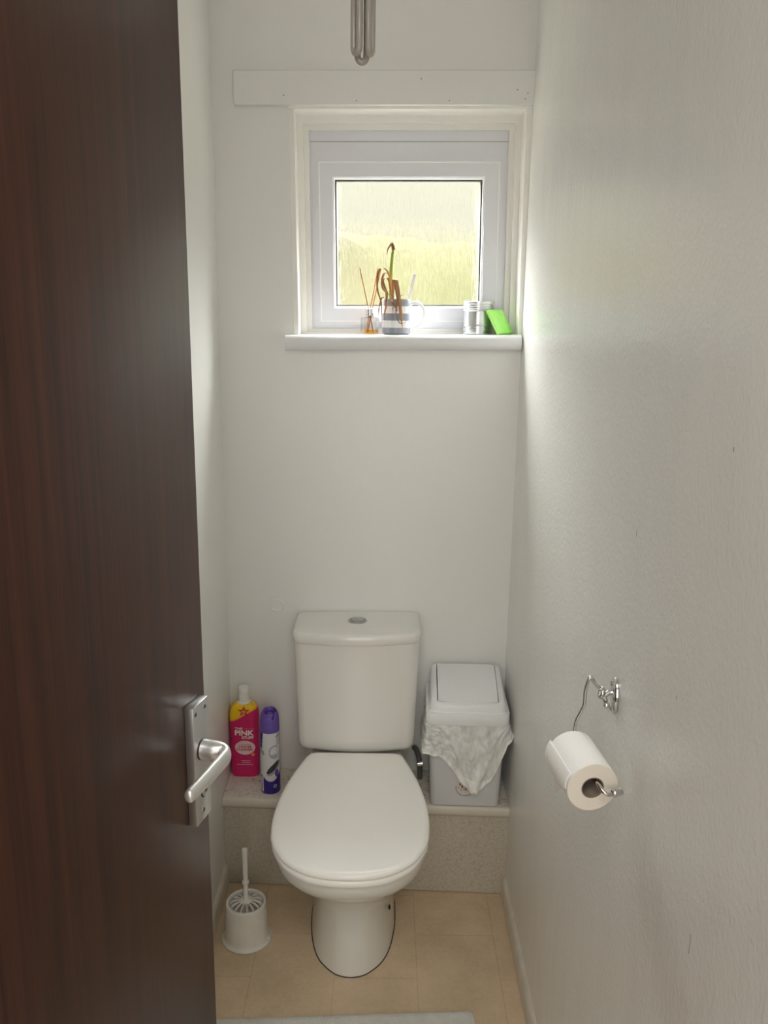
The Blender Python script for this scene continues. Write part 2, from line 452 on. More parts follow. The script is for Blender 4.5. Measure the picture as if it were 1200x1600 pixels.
# board above the window
bm = bmesh.new(); add_box(bm, -.445, .303, -.012, 0, -.040, .040, .002, 1)
hb = struct(link('trim_1', bm, M['wall'])); hb.location = (.5, 0, 2.152); hb.rotation_euler = (0, -WT, 0)
for (x, z) in ((-.14, -.03), (.02, .02), (-.32, -.018), (.258, -.005), (.284, -.013), (.278, -.026), (.09, -.03)):
    bm = bmesh.new(); add_lathe(bm, [(.0016, 0), (.0016, .0006)], n=10)
    for v in bm.verts: v.co = Vector((x + v.co.x, -.012 - v.co.z, z + v.co.y))
    link('nail_head', bm, M['nail'], hb)

# ------------------------------------------------------------------ window
Z0 = 1.5525
win = struct(empty('window_1', (.5, 0, Z0), (0, -WT, 0)))
def frame_ring(name, outer, inner, y0, y1, m, chamfer=0.0, bev=.0015):
    """rectangular ring; outer/inner = (x0,x1,z0,z1) in room x/z (z before tilt); inner edge slopes back by chamfer"""
    bm = bmesh.new()
    def lp(r, y): return [(r[0] - .5, y, r[2] - Z0), (r[1] - .5, y, r[2] - Z0), (r[1] - .5, y, r[3] - Z0), (r[0] - .5, y, r[3] - Z0)]
    ins = (inner[0] - chamfer, inner[1] + chamfer, inner[2] - chamfer, inner[3] + chamfer)
    A = [bm.verts.new(p) for p in lp(outer, y1)]; B = [bm.verts.new(p) for p in lp(outer, y0)]
    C = [bm.verts.new(p) for p in lp(ins, y0)]; D = [bm.verts.new(p) for p in lp(inner, y0 + (chamfer * 1.2 if chamfer else 0))] if chamfer else None
    E = [bm.verts.new(p) for p in lp(inner, y1)]
    rows = [A, B, C] + ([D] if D else []) + [E, A]
    for r0, r1 in zip(rows, rows[1:]):
        for j in range(4):
            k = (j + 1) % 4
            bm.faces.new((r0[j], r0[k], r1[k], r1[j]))
    if bev:
        es = [e for e in bm.edges if len(e.link_faces) == 2 and e.calc_face_angle(0) > .5]
        bmesh.ops.bevel(bm, geom=es, offset=bev, segments=2, affect='EDGES')
    return link(name, bm, m, win)
# lining boards (left, head, right)
bm = bmesh.new()
add_box(bm, -.303, -.289, -.001, .12, 0, .552, .001, 1); add_box(bm, -.303, .315, -.0015, .12, .552, .575, .001, 1); add_box(bm, .291, .31, -.0015, .12, 0, .552, 0)
link('lining', bm, M['gloss'], win)
frame_ring('bead', (.20, .80, 1.545, 2.112), (.226, .776, 1.5575, 2.087), .072, .12, M['gloss'], 0, .003)
frame_ring('bead', (.21, .79, 1.545, 2.10), (.2395, .7625, 1.5655, 2.0725), .088, .12, M['gloss'], 0, .003)
frame_ring('frame', (.215, .785, 1.548, 2.09), (.268, .737, 1.5895, 1.991), .10, .16, M['upvc'], .003)
bm = bmesh.new(); add_box(bm, -.262, .264, .0994, .101, .4935, .4945, 0); link('frame_seam', bm, M['pipegrey'], win)
frame_ring('sash', (.264, .740, 1.586, 1.995), (.305, .697, 1.6265, 1.953), .0865, .15, M['upvc'], .005, .0024)
frame_ring('sash_edge_glint', (.2635, .7405, 1.5855, 1.9955), (.2665, .7375, 1.5885, 1.9925), .0845, .12, M['upvcglint'], 0, .001)  # added ring, painted whiter as the bright line along the sash
frame_ring('glazing_bead_glint', (.300, .702, 1.6215, 1.958), (.3040, .698, 1.6255, 1.954), .089, .12, M['upvcglint'], 0, .001)  # bead ring in the whiter colour, painting its highlight line
frame_ring('gasket', (.300, .702, 1.622, 1.958), (.3085, .6935, 1.6300, 1.9495), .106, .128, M['gasket'], 0, 0)
bm = bmesh.new()
add_box(bm, .303 - .5, .699 - .5, .112, .116, 1.624 - Z0, 1.955 - Z0)
link('pane', bm, M['obscure'], win, smooth=0)
box('latch', .023, .0295, .089, .096, .043, .051, M['brownlatch'], win, .001)
# sill board with rounded nose
bm = bmesh.new()
pr = [(.10, -.040), (-.014, -.040)] + [(-.020 - .0185 * math.sin(a), -.0195 - .0205 * math.cos(a)) for a in [PI * i / 10 for i in range(0, 11)]] + [(-.010, .0), (.10, .0)]
add_loft(bm, [[(x, a, b) for a, b in pr] for x in (-.323, .2955)])
link('sill', bm, M['sillpaint'], win, 50)

# ------------------------------------------------------------------ outside
bm = bmesh.new(); add_box(bm, -12, 13, .3, 14, -.1, -.02); tag(link('garden_lawn', bm, M['lawn'], smooth=0), kind='structure')
bm = bmesh.new()
NX, NZ = 120, 26
rows = []
prof = []
for j in range(NZ + 1):
    a = PI * j / NZ
    prof.append((3.9 - .75 * math.cos(a) ** 1 if True else 0, 0))
for i in range(NX + 1):
    x = -6 + 13 * i / NX; row = []
    for j in range(NZ + 1):
        a = PI * j / NZ
        y = 4.0 - .8 * math.cos(a); z = 2.0 * min(1, 1.25 * math.sin(a)) if a > .2 else 2.0 * 1.25 * math.sin(a)
        p = Vector((x, y, z)); d = noise.fractal(p * 2.2, 1, 2, 5) * .16
        row.append(bm.verts.new(p + Vector((0, -d if j < NZ / 2 else d, d * .7 * (z > .3)))))
    rows.append(row)
for i in range(NX):
    for j in range(NZ): bm.faces.new((rows[i][j], rows[i + 1][j], rows[i + 1][j + 1], rows[i][j + 1]))
bm.faces.new([r[0] for r in rows][::-1] + [r[-1] for r in rows]) if False else None
tag(link('garden_hedge', bm, M['hedge'], smooth=60), 'pale yellow green garden hedge blurred behind the patterned window glass', 'hedge')

# ------------------------------------------------------------------ boxed-in ledge behind the toilet
BT = .281
def ledge_front(x): return -.152 - .035 * x / .8
led = empty('boxed_ledge', (0, 0, 0), label='speckled laminate boxed-in ledge along the back wall behind the toilet', cat='ledge')
bm = bmesh.new()
def skew_box(bm, x0, x1, y1, z0, z1, off, bev=0):
    vs = []
    for z in (z0, z1):
        vs.append([bm.verts.new((x0, y1, z)), bm.verts.new((x1, y1, z)), bm.verts.new((x1, ledge_front(x1) - off, z)), bm.verts.new((x0, ledge_front(x0) - off, z))])
    a, b = vs
    bm.faces.new(a[::-1]); bm.faces.new(b)
    for j in range(4): bm.faces.new((a[j], a[(j + 1) % 4], b[(j + 1) % 4], b[j]))
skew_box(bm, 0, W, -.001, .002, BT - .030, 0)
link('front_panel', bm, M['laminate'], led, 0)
bm = bmesh.new(); 
pr = lambda x: [(-.001, BT - .03), (ledge_front(x) - .006, BT - .03)] + [(ledge_front(x) - .007 - .008 * math.sin(a), BT - .015 - .015 * math.cos(a)) for a in [PI * i / 8 for i in range(9)]] + [(-.001, BT)]
add_loft(bm, [[(x, a, b) for a, b in pr(x)] for x in (0.0005, W - .0005)])
for f in bm.faces:
    c = f.calc_center_median(); f.material_index = 0 if (f.normal.z > .95 or c.z > BT - .0005) else 1
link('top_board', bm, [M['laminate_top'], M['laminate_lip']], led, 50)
for f in ():
    pass

# ------------------------------------------------------------------ toilet
CX = .3735
toi = empty('toilet', (CX, -.35, 0), label='white close-coupled toilet with its lid down against the back wall', cat='toilet')
def half_outline(pts, n=44, sm=True):
    """pts: (halfwidth, y) from back centre to front centre -> closed loop of 2n-2 points (x, y)"""
    if sm:
        dense = [Vector((p[0], p[1], 0)) for p in pts[:2]]
        dense = dense[:1] + spline([(p[0], p[1], 0) for p in pts[1:]], 120)
    else: dense = [Vector((p[0], p[1], 0)) for p in pts]
    h = resample(dense, n)
    L = [(p.x, p.y) for p in h]; L[0] = (0, L[0][1]); L[-1] = (0, L[-1][1])
    return L + [(-x, y) for x, y in L[-2:0:-1]]
def sect(pts, z, k=1.0): return [(x * k, y + .35, z) for x, y in half_outline(pts)]
def oval_front(hw, ym, yf, hb, yb, e=2.15, rb=.02):
    """outline: straight-ish back to widest at ym, super-elliptic front"""
    p = [(0, yb), (hb - rb, yb), (hb - rb * .3, yb - rb * .3), (hb, yb - rb)]
    n = 5
    for i in range(1, n + 1):
        t = i / n
        p.append((hb + (hw - hb) * math.sin(t * PI / 2), yb - rb + (ym - yb + rb) * t))
    for i in range(1, 13):
        a = PI / 2 * i / 12
        p.append((hw * max(math.cos(a), 0) ** (2 / e), ym + (yf - ym) * math.sin(a) ** (2 / e)))
    return p
foot = [(0, -.195), (.104, -.195), (.112, -.225), (.113, -.28), (.110, -.335), (.098, -.405), (.078, -.455), (.045, -.493), (.02, -.506), (0, -.509)]
def fsc(k, dy=0): return [(a * k, b + (dy if b < -.3 else 0)) for a, b in foot]
secs = [sect(foot, 0.001), sect(fsc(.985, .002), .02), sect(fsc(.94, .005), .08), sect(fsc(.92, .006), .14),
        sect(oval_front(.104, -.33, -.506, .098, -.195), .185),
        sect(oval_front(.118, -.36, -.520, .105, -.195), .215),
        sect(oval_front(.134, -.40, -.545, .112, -.195), .243),
        sect(oval_front(.150, -.44, -.585, .118, -.195), .272),
        sect(oval_front(.153, -.445, -.590, .118, -.195), .2835),
        sect(oval_front(.156, -.45, -.605, .104, -.03), .288),
        sect(oval_front(.172, -.475, -.655, .104, -.025), .33),
        sect(oval_front(.180, -.49, -.688, .105, -.02), .36),
        sect(oval_front(.1835, -.495, -.702, .106, -.02), .385),
        sect(oval_front(.1835, -.495, -.704, .106, -.02), .403),
        sect(oval_front(.178, -.495, -.699, .102, -.025), .409)]
bm = bmesh.new(); add_loft(bm, secs)
pan = link('pan', bm, M['ceramic'], toi, 60)
# dark sealant line round the foot, two side screw holes
bm = bmesh.new()
o1 = sect(fsc(1.015, -.002), .0015); o0 = sect(fsc(1.015, -.002), .0003); i1 = sect(fsc(.95, 0), .0015)
add_loft(bm, [o0, o1, i1], False, False)
link('sealant', bm, M['black'], toi, 0)
bm = bmesh.new(); add_sphere(bm, (.0965, -.395 + .35, .115), .006, (.5, 1, 1.2)); link('fixing_hole', bm, M['black'], toi)

seatp = [(0, -.192), (.108, -.192), (.124, -.198), (.136, -.226), (.164, -.325), (.180, -.41), (.1865, -.49), (.1845, -.55), (.176, -.60), (.145, -.660), (.098, -.700), (.05, -.717), (0, -.7215)]
def sp(k, dy=0): return [(a - k if a > .02 else a, b + (k if b < -.6 else (-k if b > -.23 else 0))) for a, b in seatp]
def shrink(pts, k, z):
    c = -.46; return [(x * (1 - k / .186), (y - .35 - c) * (1 - k / .25) + c + .35, z) for x, y, _ in sect(pts, z)]
bm = bmesh.new(); add_loft(bm, [shrink(seatp, .006, .411), shrink(seatp, .002, .414), shrink(seatp, .002, .424), shrink(seatp, .006, .4275)])
link('seat', bm, M['seatplastic'], toi, 60)
bm = bmesh.new()
add_loft(bm, [shrink(seatp, .005, .430), shrink(seatp, .001, .4315), shrink(seatp, 0, .435), shrink(seatp, .0015, .440), shrink(seatp, .006, .4435), shrink(seatp, .014, .445), shrink(seatp, .05, .4465), shrink(seatp, .11, .4475), shrink(seatp, .17, .448)])
lid = link('seat_lid', bm, M['seatplastic'], toi, 60)
for sx in (-.075, .075):
    bm = bmesh.new(); add_box(bm, sx - .018, sx + .018, -.206 + .35, -.184 + .35, .408, .4265, .005, 3)
    link('hinge', bm, M['seatplastic'], toi)
for sx in (-.12, .12):
    bm = bmesh.new(); add_lathe(bm, [(.012, .4275), (.012, .4303)], (sx * .9, -.62 + .35, 0), 16)
    link('buffer', bm, M['seatplastic'], toi)
# cistern
def cist(hw, yf, z, r=.035, bow=.017):
    yf += .007 if bow else 0
    """plan of the cistern: flat back at the wall, bowed front"""
    pts = []
    yb = -.004
    n = 24
    pts.append((-hw, yb)); 
    for i in range(5): pts.append((-hw, yb + (yf + r - yb) * (i + 1) / 5))
    for i in range(1, 7):
        a = PI / 2 * i / 6; pts.append((-hw + r - r * math.cos(a), yf + r - r * math.sin(a)))
    for i in range(1, n):
        t = i / n; x = -hw + r + (2 * hw - 2 * r) * t
        pts.append((x, yf - bow * math.sin(PI * t)))
    for i in range(0, 7):
        a = PI / 2 * (1 - i / 6); pts.append((hw - r + r * math.cos(a), yf + r - r * math.sin(a)))
    for i in range(5): pts.append((hw, yf + r + (yb - yf - r) * (i + 1) / 5))
    return [(x, y + .35, z + WT * x * (1 if z > .5 else 0)) for x, y in pts]
cs = [cist(.10, -.10, .4095, .03, 0), cist(.10, -.10, .427, .03, 0), cist(.147, -.150, .428), cist(.155, -.160, .430), cist(.160, -.166, .435), cist(.1625, -.169, .446), cist(.1635, -.170, .47), cist(.1655, -.172, .56), cist(.1685, -.174, .68), cist(.1705, -.175, .747)]
bm = bmesh.new(); add_loft(bm, cs); link('cistern', bm, M['ceramic'], toi, 50)
cs = [cist(.168, -.174, .7475), cist(.1715, -.178, .7478), cist(.1735, -.180, .750), cist(.1740, -.181, .765), cist(.1730, -.179, .772), cist(.170, -.175, .7765), cist(.164, -.168, .7785), cist(.12, -.12, .7795)]
bm = bmesh.new(); add_loft(bm, cs); cl = link('cistern_lid', bm, M['ceramic'], toi, 50)
bm = bmesh.new(); add_lathe(bm, [(.026, .7788), (.026, .7805), (.0245, .782), (.020, .7822), (.0195, .7808), (.0, .7808)], (0, -.078 + .35, 0), 40)
fb = link('flush_button', bm, M['button'], cl)
bm = bmesh.new()
for s in (-1, 1):
    lp = []
    for z, k in ((.7806, 1), (.7826, 1), (.7832, .9)):
        lp.append([(s * (.0009 + k * .0175 * math.sin(a)), -.078 + .35 + k * .018 * math.cos(a), z) for a in [PI * i / 12 for i in range(13)]])
    add_loft(bm, lp)
link('push_plate', bm, M['button'], fb)

# water pipe in the gap right of the toilet
wp = empty('water_pipe', (.562, -.05, BT), label='grey water supply pipe in the dark gap between toilet and bin', cat='pipe')
bm = bmesh.new(); add_tube(bm, spline([(-.022, .034, .082), (-.014, .020, .078), (-.006, .0, .055), (-.004, 0, .001)], 24), .0075, 12); link('pipe', bm, M['pipegrey'], wp)
bm = bmesh.new(); add_tube(bm, [(-.012, -.004, .050), (.003, -.004, .052)], .0082, 14); link('valve', bm, M['chrome'], wp)

# ------------------------------------------------------------------ swing bin with liner
BR = math.radians(-1.7)
bin_ = empty('swing_bin', (.678, -.108, BT), (0, 0, BR), label='light grey plastic swing-top bin on the ledge right of the toilet', cat='bin')
bm = bmesh.new()
def rl(hx, hy, r, z, cy=0): return [(x, y + cy, z) for x, y in rrect(hx, hy, r, 6)]
add_loft(bm, [rl(.090, .080, .014, .0008), rl(.0945, .085, .016, .004), rl(.0965, .087, .017, .05), rl(.103, .0935, .019, .262), rl(.1035, .094, .019, .275)])
link('body', bm, M['binplastic'], bin_, 50)
# sticker low on the front, half hidden by the liner
def front_y(z): return -(.087 + (.0935 - .087) * (z - .05) / .212)
def onfront(cx, cz): 
    return lambda x, z: (cx + x, front_y(cz + z) - .0006, cz + z)
stk_z, stk_x = .0605, .0
bm = bmesh.new()
def disc(bm, r0, r1, fn, a0=0, a1=2 * PI, n=40, mi=0):
    vs = [(bm.verts.new(fn(r0 * math.cos(a), r0 * math.sin(a))), bm.verts.new(fn(r1 * math.cos(a), r1 * math.sin(a)))) for a in [a0 + (a1 - a0) * i / n for i in range(n + 1)]]
    for p, q in zip(vs, vs[1:]):
        f = bm.faces.new((p[0], p[1], q[1], q[0])); f.material_index = mi
disc(bm, .0001, .0265, onfront(stk_x, stk_z))
fn2 = lambda x, z: (stk_x + x, front_y(stk_z + z) - .0010, stk_z + z)
disc(bm, .0245, .026, fn2, PI * .95, PI * 2.02, 30, 1)
for (x0, x1, z0, z1, mi) in ((-.016, -.012, .006, .014, 1), (-.010, -.006, -.002, .008, 1), (-.004, .0, -.009, .0, 2), (.001, .003, -.009, .0, 1), (.004, .007, -.009, .0, 2), (.008, .010, -.009, .001, 1), (.012, .017, -.004, .001, 1), (-.020, -.017, -.003, .004, 2), (-.006, -.004, .006, .012, 1), (-.013, -.009, -.010, -.006, 2)):
    f = bm.faces.new([bm.verts.new(fn2(*p)) for p in ((x0, z0), (x1, z0), (x1, z1), (x0, z1))]); f.material_index = mi
tag(link('sticker', bm, [M['sticker'], M['stickerink'], M['stickertan']], bin_, 0), 'round maker sticker')
# lid shell: rim band, sloping apron and dome
bm = bmesh.new()
rim = [rl(.1045, .096, .02, .252), rl(.1105, .1015, .022, .253), rl(.1125, .1035, .023, .258), rl(.1125, .1035, .023, .283), rl(.1115, .1025, .022, .286), rl(.106, .096, .02, .2865), rl(.1045, .095, .02, .289)]
add_loft(bm, rim, True, True)
# dome
def dome_z(y):                       # y local, front -.095 .. back .09
    t = (y + .095) / .185
    return .3035 + .0485 * math.sin(min(max(t, 0), 1) * PI * .5) ** .9
N = 22
rows = []
loopb = rl(.1035, .094, .02, .2885)
def dome_loop(k, inset):
    out = []
    for x, y, _ in rl(.1035 - inset, .094 - inset, .02, 0):
        bow = .007 * (1 - (x / .1) ** 2) if y < 0 else 0
        out.append((x, y - bow * k * .6, .2885 + (dome_z(y) - .2885) * k))
    return out
loops = [dome_loop(0, 0), dome_loop(.35, .001), dome_loop(.7, .0028), dome_loop(.9, .005), dome_loop(.975, .0085), dome_loop(1.0, .013)]
add_loft(bm, loops, False, False)
# top frame around the flap, as a strip grid on the dome with a gap slot
def dome_pt(x, y, dz=0): return (x, y, dome_z(y) + dz)
inner = [(x, y, dome_z(y)) for x, y, _ in rl(.0830, .0800, .006, 0)]
inner = [(x, y - (.006 * (1 - (x / .085) ** 2) if y < 0 else 0), z) for x, y, z in inner]
low = [(x, y, z - .010) for x, y, z in inner]
add_loft(bm, [dome_loop(1.0, .013), inner, low], False, False)
link('lid', bm, M['binlid'], bin_, 40)
bm = bmesh.new()
grid = []
for i in range(13):
    x = -.0808 + .1616 * i / 12; row = []
    for j in range(13):
        t = j / 12; y = -.0768 - .006 * (1 - (x / .085) ** 2) + t * (.156 + .006 * (1 - (x / .085) ** 2))
        row.append((x, y, dome_z(y) + .0008))
    grid.append(row)
V = [[bm.verts.new(p) for p in r] for r in grid]; U = [[bm.verts.new((p[0], p[1], p[2] - .004)) for p in r] for r in grid]
for i in range(12):
    for j in range(12):
        bm.faces.new((V[i][j], V[i + 1][j], V[i + 1][j + 1], V[i][j + 1])); bm.faces.new((U[i][j], U[i][j + 1], U[i + 1][j + 1], U[i + 1][j]))
for i in range(12):
    bm.faces.new((V[i][0], U[i][0], U[i + 1][0], V[i + 1][0])); bm.faces.new((V[i][12], V[i + 1][12], U[i + 1][12], U[i][12]))
    bm.faces.new((V[0][i], V[0][i + 1], U[0][i + 1], U[0][i])); bm.faces.new((V[12][i], U[12][i], U[12][i + 1], V[12][i + 1]))
link('swing_flap', bm, M['binlid'], bin_, 40)
# liner: thin wrinkled sheet over the outside of the bin
def liner():
    bm = bmesh.new()
    hx, hy, r = .1045, .0945, .02
    per = []                                              # perimeter polyline: left-back -> front -> right-back
    per += [(-hx, .07), (-hx, .03), (-hx, -.02), (-hx, -hy + r)]
    per += [(-hx + r - r * math.cos(a), -hy + r - r * math.sin(a)) for a in [PI / 2 * i / 5 for i in range(1, 6)]]
    per += [(-.05, -hy), (0, -hy), (.05, -hy)]
    per += [(hx - r + r * math.sin(a), -hy + r - r * math.cos(a)) for a in [PI / 2 * i / 5 for i in range(0, 6)]]
    per += [(hx, -.02), (hx, .03), (hx, .07)]
    NU, NV = 150, 46
    P = resample([(x, y, 0) for x, y in per], NU)
    # hem drop (metres below the rim) against x across the front
    keys = [(-.13, .088), (-.108, .098), (-.09, .094), (-.074, .098), (-.055, .116), (-.032, .146), (-.010, .184), (.006, .196), (.022, .199), (.040, .197), (.052, .186), (.066, .176), (.082, .140), (.092, .096), (.100, .056), (.108, .040), (.114, .046), (.13, .05)]
    def drop(s):
        for (a, b), (c, d) in zip(keys, keys[1:]):
            if a <= s <= c: return b + (d - b) * (s - a) / (c - a)
        return keys[0][1] if s < keys[0][0] else keys[-1][1]
    rows = []
    for i, p in enumerate(P):
        nrm = Vector((0, -1, 0))
        if p.y > -hy + r: nrm = Vector((-1 if p.x < 0 else 1, 0, 0))
        elif abs(p.x) > hx - r:
            c = Vector(((hx - r) * (1 if p.x > 0 else -1), -hy + r, 0)); nrm = (p - c).normalized()
        s = p.x if p.y < -hy + .012 else (p.x + (p.x > 0) * .004 - (p.x < 0) * .004)
        if p.y > -hy + r: s = (-.112 - (p.y + hy - r) * .1) if p.x < 0 else (.112 + (p.y + hy - r) * .1)
        D = drop(s); row = []
        for j in range(NV + 1):
            v = j / NV; d = v * D
            z = .262 - d
            q = Vector((s * 1.0, p.y, z))
            taper = (.262 - z) * .033
            w = abs(noise.noise(Vector((s * 26, v * 3 + s * 30, 3.1)))) * .015 + abs(noise.noise(Vector((s * 60 + v * 5, v * 7 - s * 40, 9.7)))) * .009
            ridge = 0
            for (xa, xb, am, wd) in ((-.05, .03, .008, .006), (-.088, .018, .010, .008), (.095, .03, .012, .007), (.005, .012, .008, .005)):
                xc = xa + (xb - xa) * v
                ridge += am * math.exp(-((s - xc) / wd) ** 2) * (.4 + .6 * v)
            hemroll = .007 * max(0, (v - .86) / .14) ** 1.5
            flare = .010 * v if s < -.1 else (.012 * v if s > .1 else .003 * v)
            off = .0015 + (w + ridge) * min(1, v * 4 + .08) + hemroll + flare - taper * .9
            off = max(off, .001 - taper)
            row.append(bm.verts.new(Vector((p.x, p.y, z)) + nrm * off))
        rows.append(row)
    for i in range(NU - 1):
        for j in range(NV):
            f = bm.faces.new((rows[i][j], rows[i + 1][j], rows[i + 1][j + 1], rows[i][j + 1]))
            f.material_index = 1 if j > NV - 5 - 6 * noise.noise(Vector((i * .06, 2.3, .4))) else 0
    o = link('bin_liner', bm, [M['bag'], M['baghem']], None, 180)
    o.location = (.678, -.108, BT); o.rotation_euler = (0, 0, BR)
    sol = o.modifiers.new('film', 'SOLIDIFY'); sol.thickness = .0004; sol.offset = 1
    tag(o, 'thin white plastic liner bag hanging crumpled over the swing bin sides', 'bin bag')
liner()

# ------------------------------------------------------------------ cream cleaner bottle
bc = (.0455, -.031)
btl = empty('cleaner_bottle', (bc[0], bc[1], BT), label='pink and yellow cream cleaner bottle with white cap on the ledge in the corner', cat='bottle')
def bt_half(z):                                    # (half width, half depth)
    k = 1.0
    if z < .006: k = .93 + .07 * z / .006
    hw, hd = .0405 * k, .0225 * k
    hw += .002 * min(z / .2, 1)
    if z > .188:
        t = min((z - .188) / .040, 1); s = math.sqrt(max(0, 1 - t ** 2.2))
        hw = .0185 + (hw - .0185) * s; hd = .0165 + (hd - .0165) * s
    return hw, hd
EXP = 3.2
def bt_pt(x, z, out=.0005):
    hw, hd = bt_half(z); u = min(abs(x) / hw, .999)
    return (x, -(hd * (1 - u ** EXP) ** (1 / EXP)) - out, z)
def bt_split(x):                                   # height of the yellow/pink boundary
    t = (x + .04) / .08
    return .1765 + .020 * (3 * t * t - 2 * t ** 3) + .020 * t
bm = bmesh.new(); loops = []
for i in range(150):
    z = .228 * i / 149; hw, hd = bt_half(z)
    lp = []
    for j in range(401):
        a = 2 * PI * j / 400; c, s = math.cos(a), math.sin(a)
        lp.append((hw * math.copysign(abs(c) ** (2 / EXP), c), hd * math.copysign(abs(s) ** (2 / EXP), s), z))
    loops.append([tuple(p) for p in resample(lp, 161)[:-1]])
def bt_mat(c):
    d = c.z - bt_split(c.x)
    return 0 if d < -.0035 else (2 if d < .0005 and c.y < 0 else 1)
add_loft(bm, loops, True, True, True, bt_mat)
body = link('body', bm, [M['pink'], M['yellow'], M['yelloworange']], btl, 60)
bm = bmesh.new(); add_lathe(bm, [(.0195, .228), (.0195, .231), (.0155, .2325), (.0150, .236), (.0160, .237), (.0160, .254), (.0152, .256), (.0158, .257), (.0158, .272), (.0145, .2755), (.010, .2765), (0, .2768)], n=40)
link('cap', bm, M['capwhite'], btl, 40)
def star(bm, cx, cz, r, mi, out, ph=PI / 2):
    pts = [(cx + (r if k % 2 == 0 else r * .42) * math.cos(ph + k * PI / 5) * 1.15, cz + (r if k % 2 == 0 else r * .42) * math.sin(ph + k * PI / 5)) for k in range(10)]
    c = bm.verts.new(bt_pt(cx, cz, out)); vs = [bm.verts.new(bt_pt(x, z, out)) for x, z in pts]
    for k in range(10):
        f = bm.faces.new((c, vs[k], vs[(k + 1) % 10])); f.material_index = mi
def ell(bm, cx, cz, a, b, mi, out):
    n = 40
    rings = [[bm.verts.new(bt_pt(cx + a * k / 8 * math.cos(2 * PI * i / n), cz + b * k / 8 * math.sin(2 * PI * i / n), out)) for i in range(n)] for k in range(1, 9)]
    bm.faces.new(rings[0])
    for r0, r1 in zip(rings, rings[1:]):
        for i in range(n): bm.faces.new((r0[i], r0[(i + 1) % n], r1[(i + 1) % n], r1[i]))
bm = bmesh.new(); star(bm, .0020, .2080, .0160, 0, .0010); st = link('star_emblem', bm, M['redstar'], body, 0)
st['label'] = 'dark red star'
bm = bmesh.new(); star(bm, .0020, .2075, .0085, 0, .0016); link('star_centre', bm, M['yelloworange'], body, 0)
def word(name, s, w, x, z, h, b, m, o=.0006):
    bm = bmesh.new(); text_mesh(bm, s, w, x, z, lambda a, c: bt_pt(a, c, o), 'LEFT', b, h); return link(name, bm, m, body, 0)
for a in (('THE', .0228, -.0254, .1510, .0072, .02), ('PINK', .0552, -.0254, .1327, .0165, .035), ('STUFF', .0338, -.0054, .1216, .0090, .03)):
    word('lettering', *a, M['capwhite'])
word('lettering', 'MIRACLE', .0276, .0029, .1525, .0030, 0, M['yelloworange'])
bm = bmesh.new(); ell(bm, .0031, .0943, .0293, .0222, 0, .0006); link('oval_panel', bm, M['ltpink'], body, 0)
word('lettering', 'MULTIPURPOSE', .034, -.0139, .1028, .0036, 0, M['redstar'], .0013)
word('lettering', 'CREAM', .0365, -.0157, .0950, .0060, .025, M['redstar'], .0013)
word('lettering', 'CLEANER', .0470, -.0212, .0850, .0080, .025, M['redstar'], .0013)
bm = bmesh.new(); ell(bm, .0260, .0721, .0052, .0048, 0, .0010); link('round_badge', bm, M['yelloworange'], body, 0)
for (x0, x1, z) in ((-.0090, .0180, .0520), (-.0060, .0180, .0460), (-.0220, .0250, .0400)):
    bm = bmesh.new()
    for k in range(8):
        a, b = x0 + (x1 - x0) * k / 8, x0 + (x1 - x0) * (k + 1) / 8
        bm.faces.new([bm.verts.new(bt_pt(*p, .0007)) for p in ((a, z), (b, z), (b, z + .0012), (a, z + .0012))])
    bmesh.ops.remove_doubles(bm, verts=bm.verts[:], dist=1e-5)
    link('print_line', bm, M['ltpink'], body, 0)

# ------------------------------------------------------------------ aerosol
R_ = .0275
can = empty('spray_can', (.1305, -.119, BT), label='purple and white air freshener spray can on the ledge beside the toilet lid', cat='spray can')
def can_pt(u, z, out=.0004):
    a = u / R_; return ((R_ + out) * math.sin(a), -(R_ + out) * math.cos(a), z)
def can_mat(c):
    a = math.atan2(c.x, -c.y); u = a * R_; z = c.z
    if z < .006: return 1
    if z < .052 + .010 * (u / .028) ** 2 - .012 * (u > -.02) * math.cos(max(-1, min(1, (u - .008) / .03)) * PI / 2) and u > -.018: return 1
    if z < .060 and u <= -.018 and u > -.032: return 2 if (int((z + 1) / .004) % 2 and u < -.021) else 0
    if ((u - .023) / .007) ** 2 + ((z - .064) / .012) ** 2 < 1: return 3
    if z > .140 and u < -.022 + .004 * max(0, (z - .15) / .03) and u > -.043: return 1
    # dark leaf
    p, q = u - .012, z - .083
    r = p * .72 + q * .70; s = -p * .70 + q * .72
    if (r / .026) ** 2 + (s / .008) ** 2 < 1: return 2
    if (r / .03) ** 2 + ((s + .005) / .011) ** 2 < 1: return 4
    d = math.hypot((u - .016), (z - .130) * .8)
    if .0125 < d < .0165 and u < .024: return 4
    if d <= .0125 and z < .122: return 4
    if abs(z - (.134 - .35 * (u + .028))) < .0018 and u < -.014 and u > -.034: return 2
    if abs(z - (.127 - .35 * (u + .028))) < .0018 and u < -.014 and u > -.034: return 2
    if abs(z - (.178 + .4 * (u - .028))) < .0012 and u > .020 and u < .04: return 2
    if u > .022 and z > .150 and (z * 900) % 3 < 1: return 4
    return 0
bm = bmesh.new()
prof = [(.022, .0005), (.0262, .001), (.0275, .003)] + [(.0275, .003 + (.186 - .003) * i / 110) for i in range(1, 111)] + [(.0268, .1885), (.024, .190)]
add_lathe(bm, prof, n=120, fmat=can_mat)
cb = link('can_body', bm, [M['canwhite'], M['purpledk'], M['candark'], M['purple'], M['cangrey']], can, 50)
bm = bmesh.new(); text_mesh(bm, 'LAVENDER', .030, .009, .1305, lambda a, c: can_pt(a, c), 'LEFT', 0, .0045)
link('lettering', bm, M['capwhite'], cb, 0); bm = bmesh.new()
ellf = lambda x, z: can_pt(.0165 + x, .0255 + z)
disc(bm, .0032, .0048, ellf, 0, 2 * PI, 24)
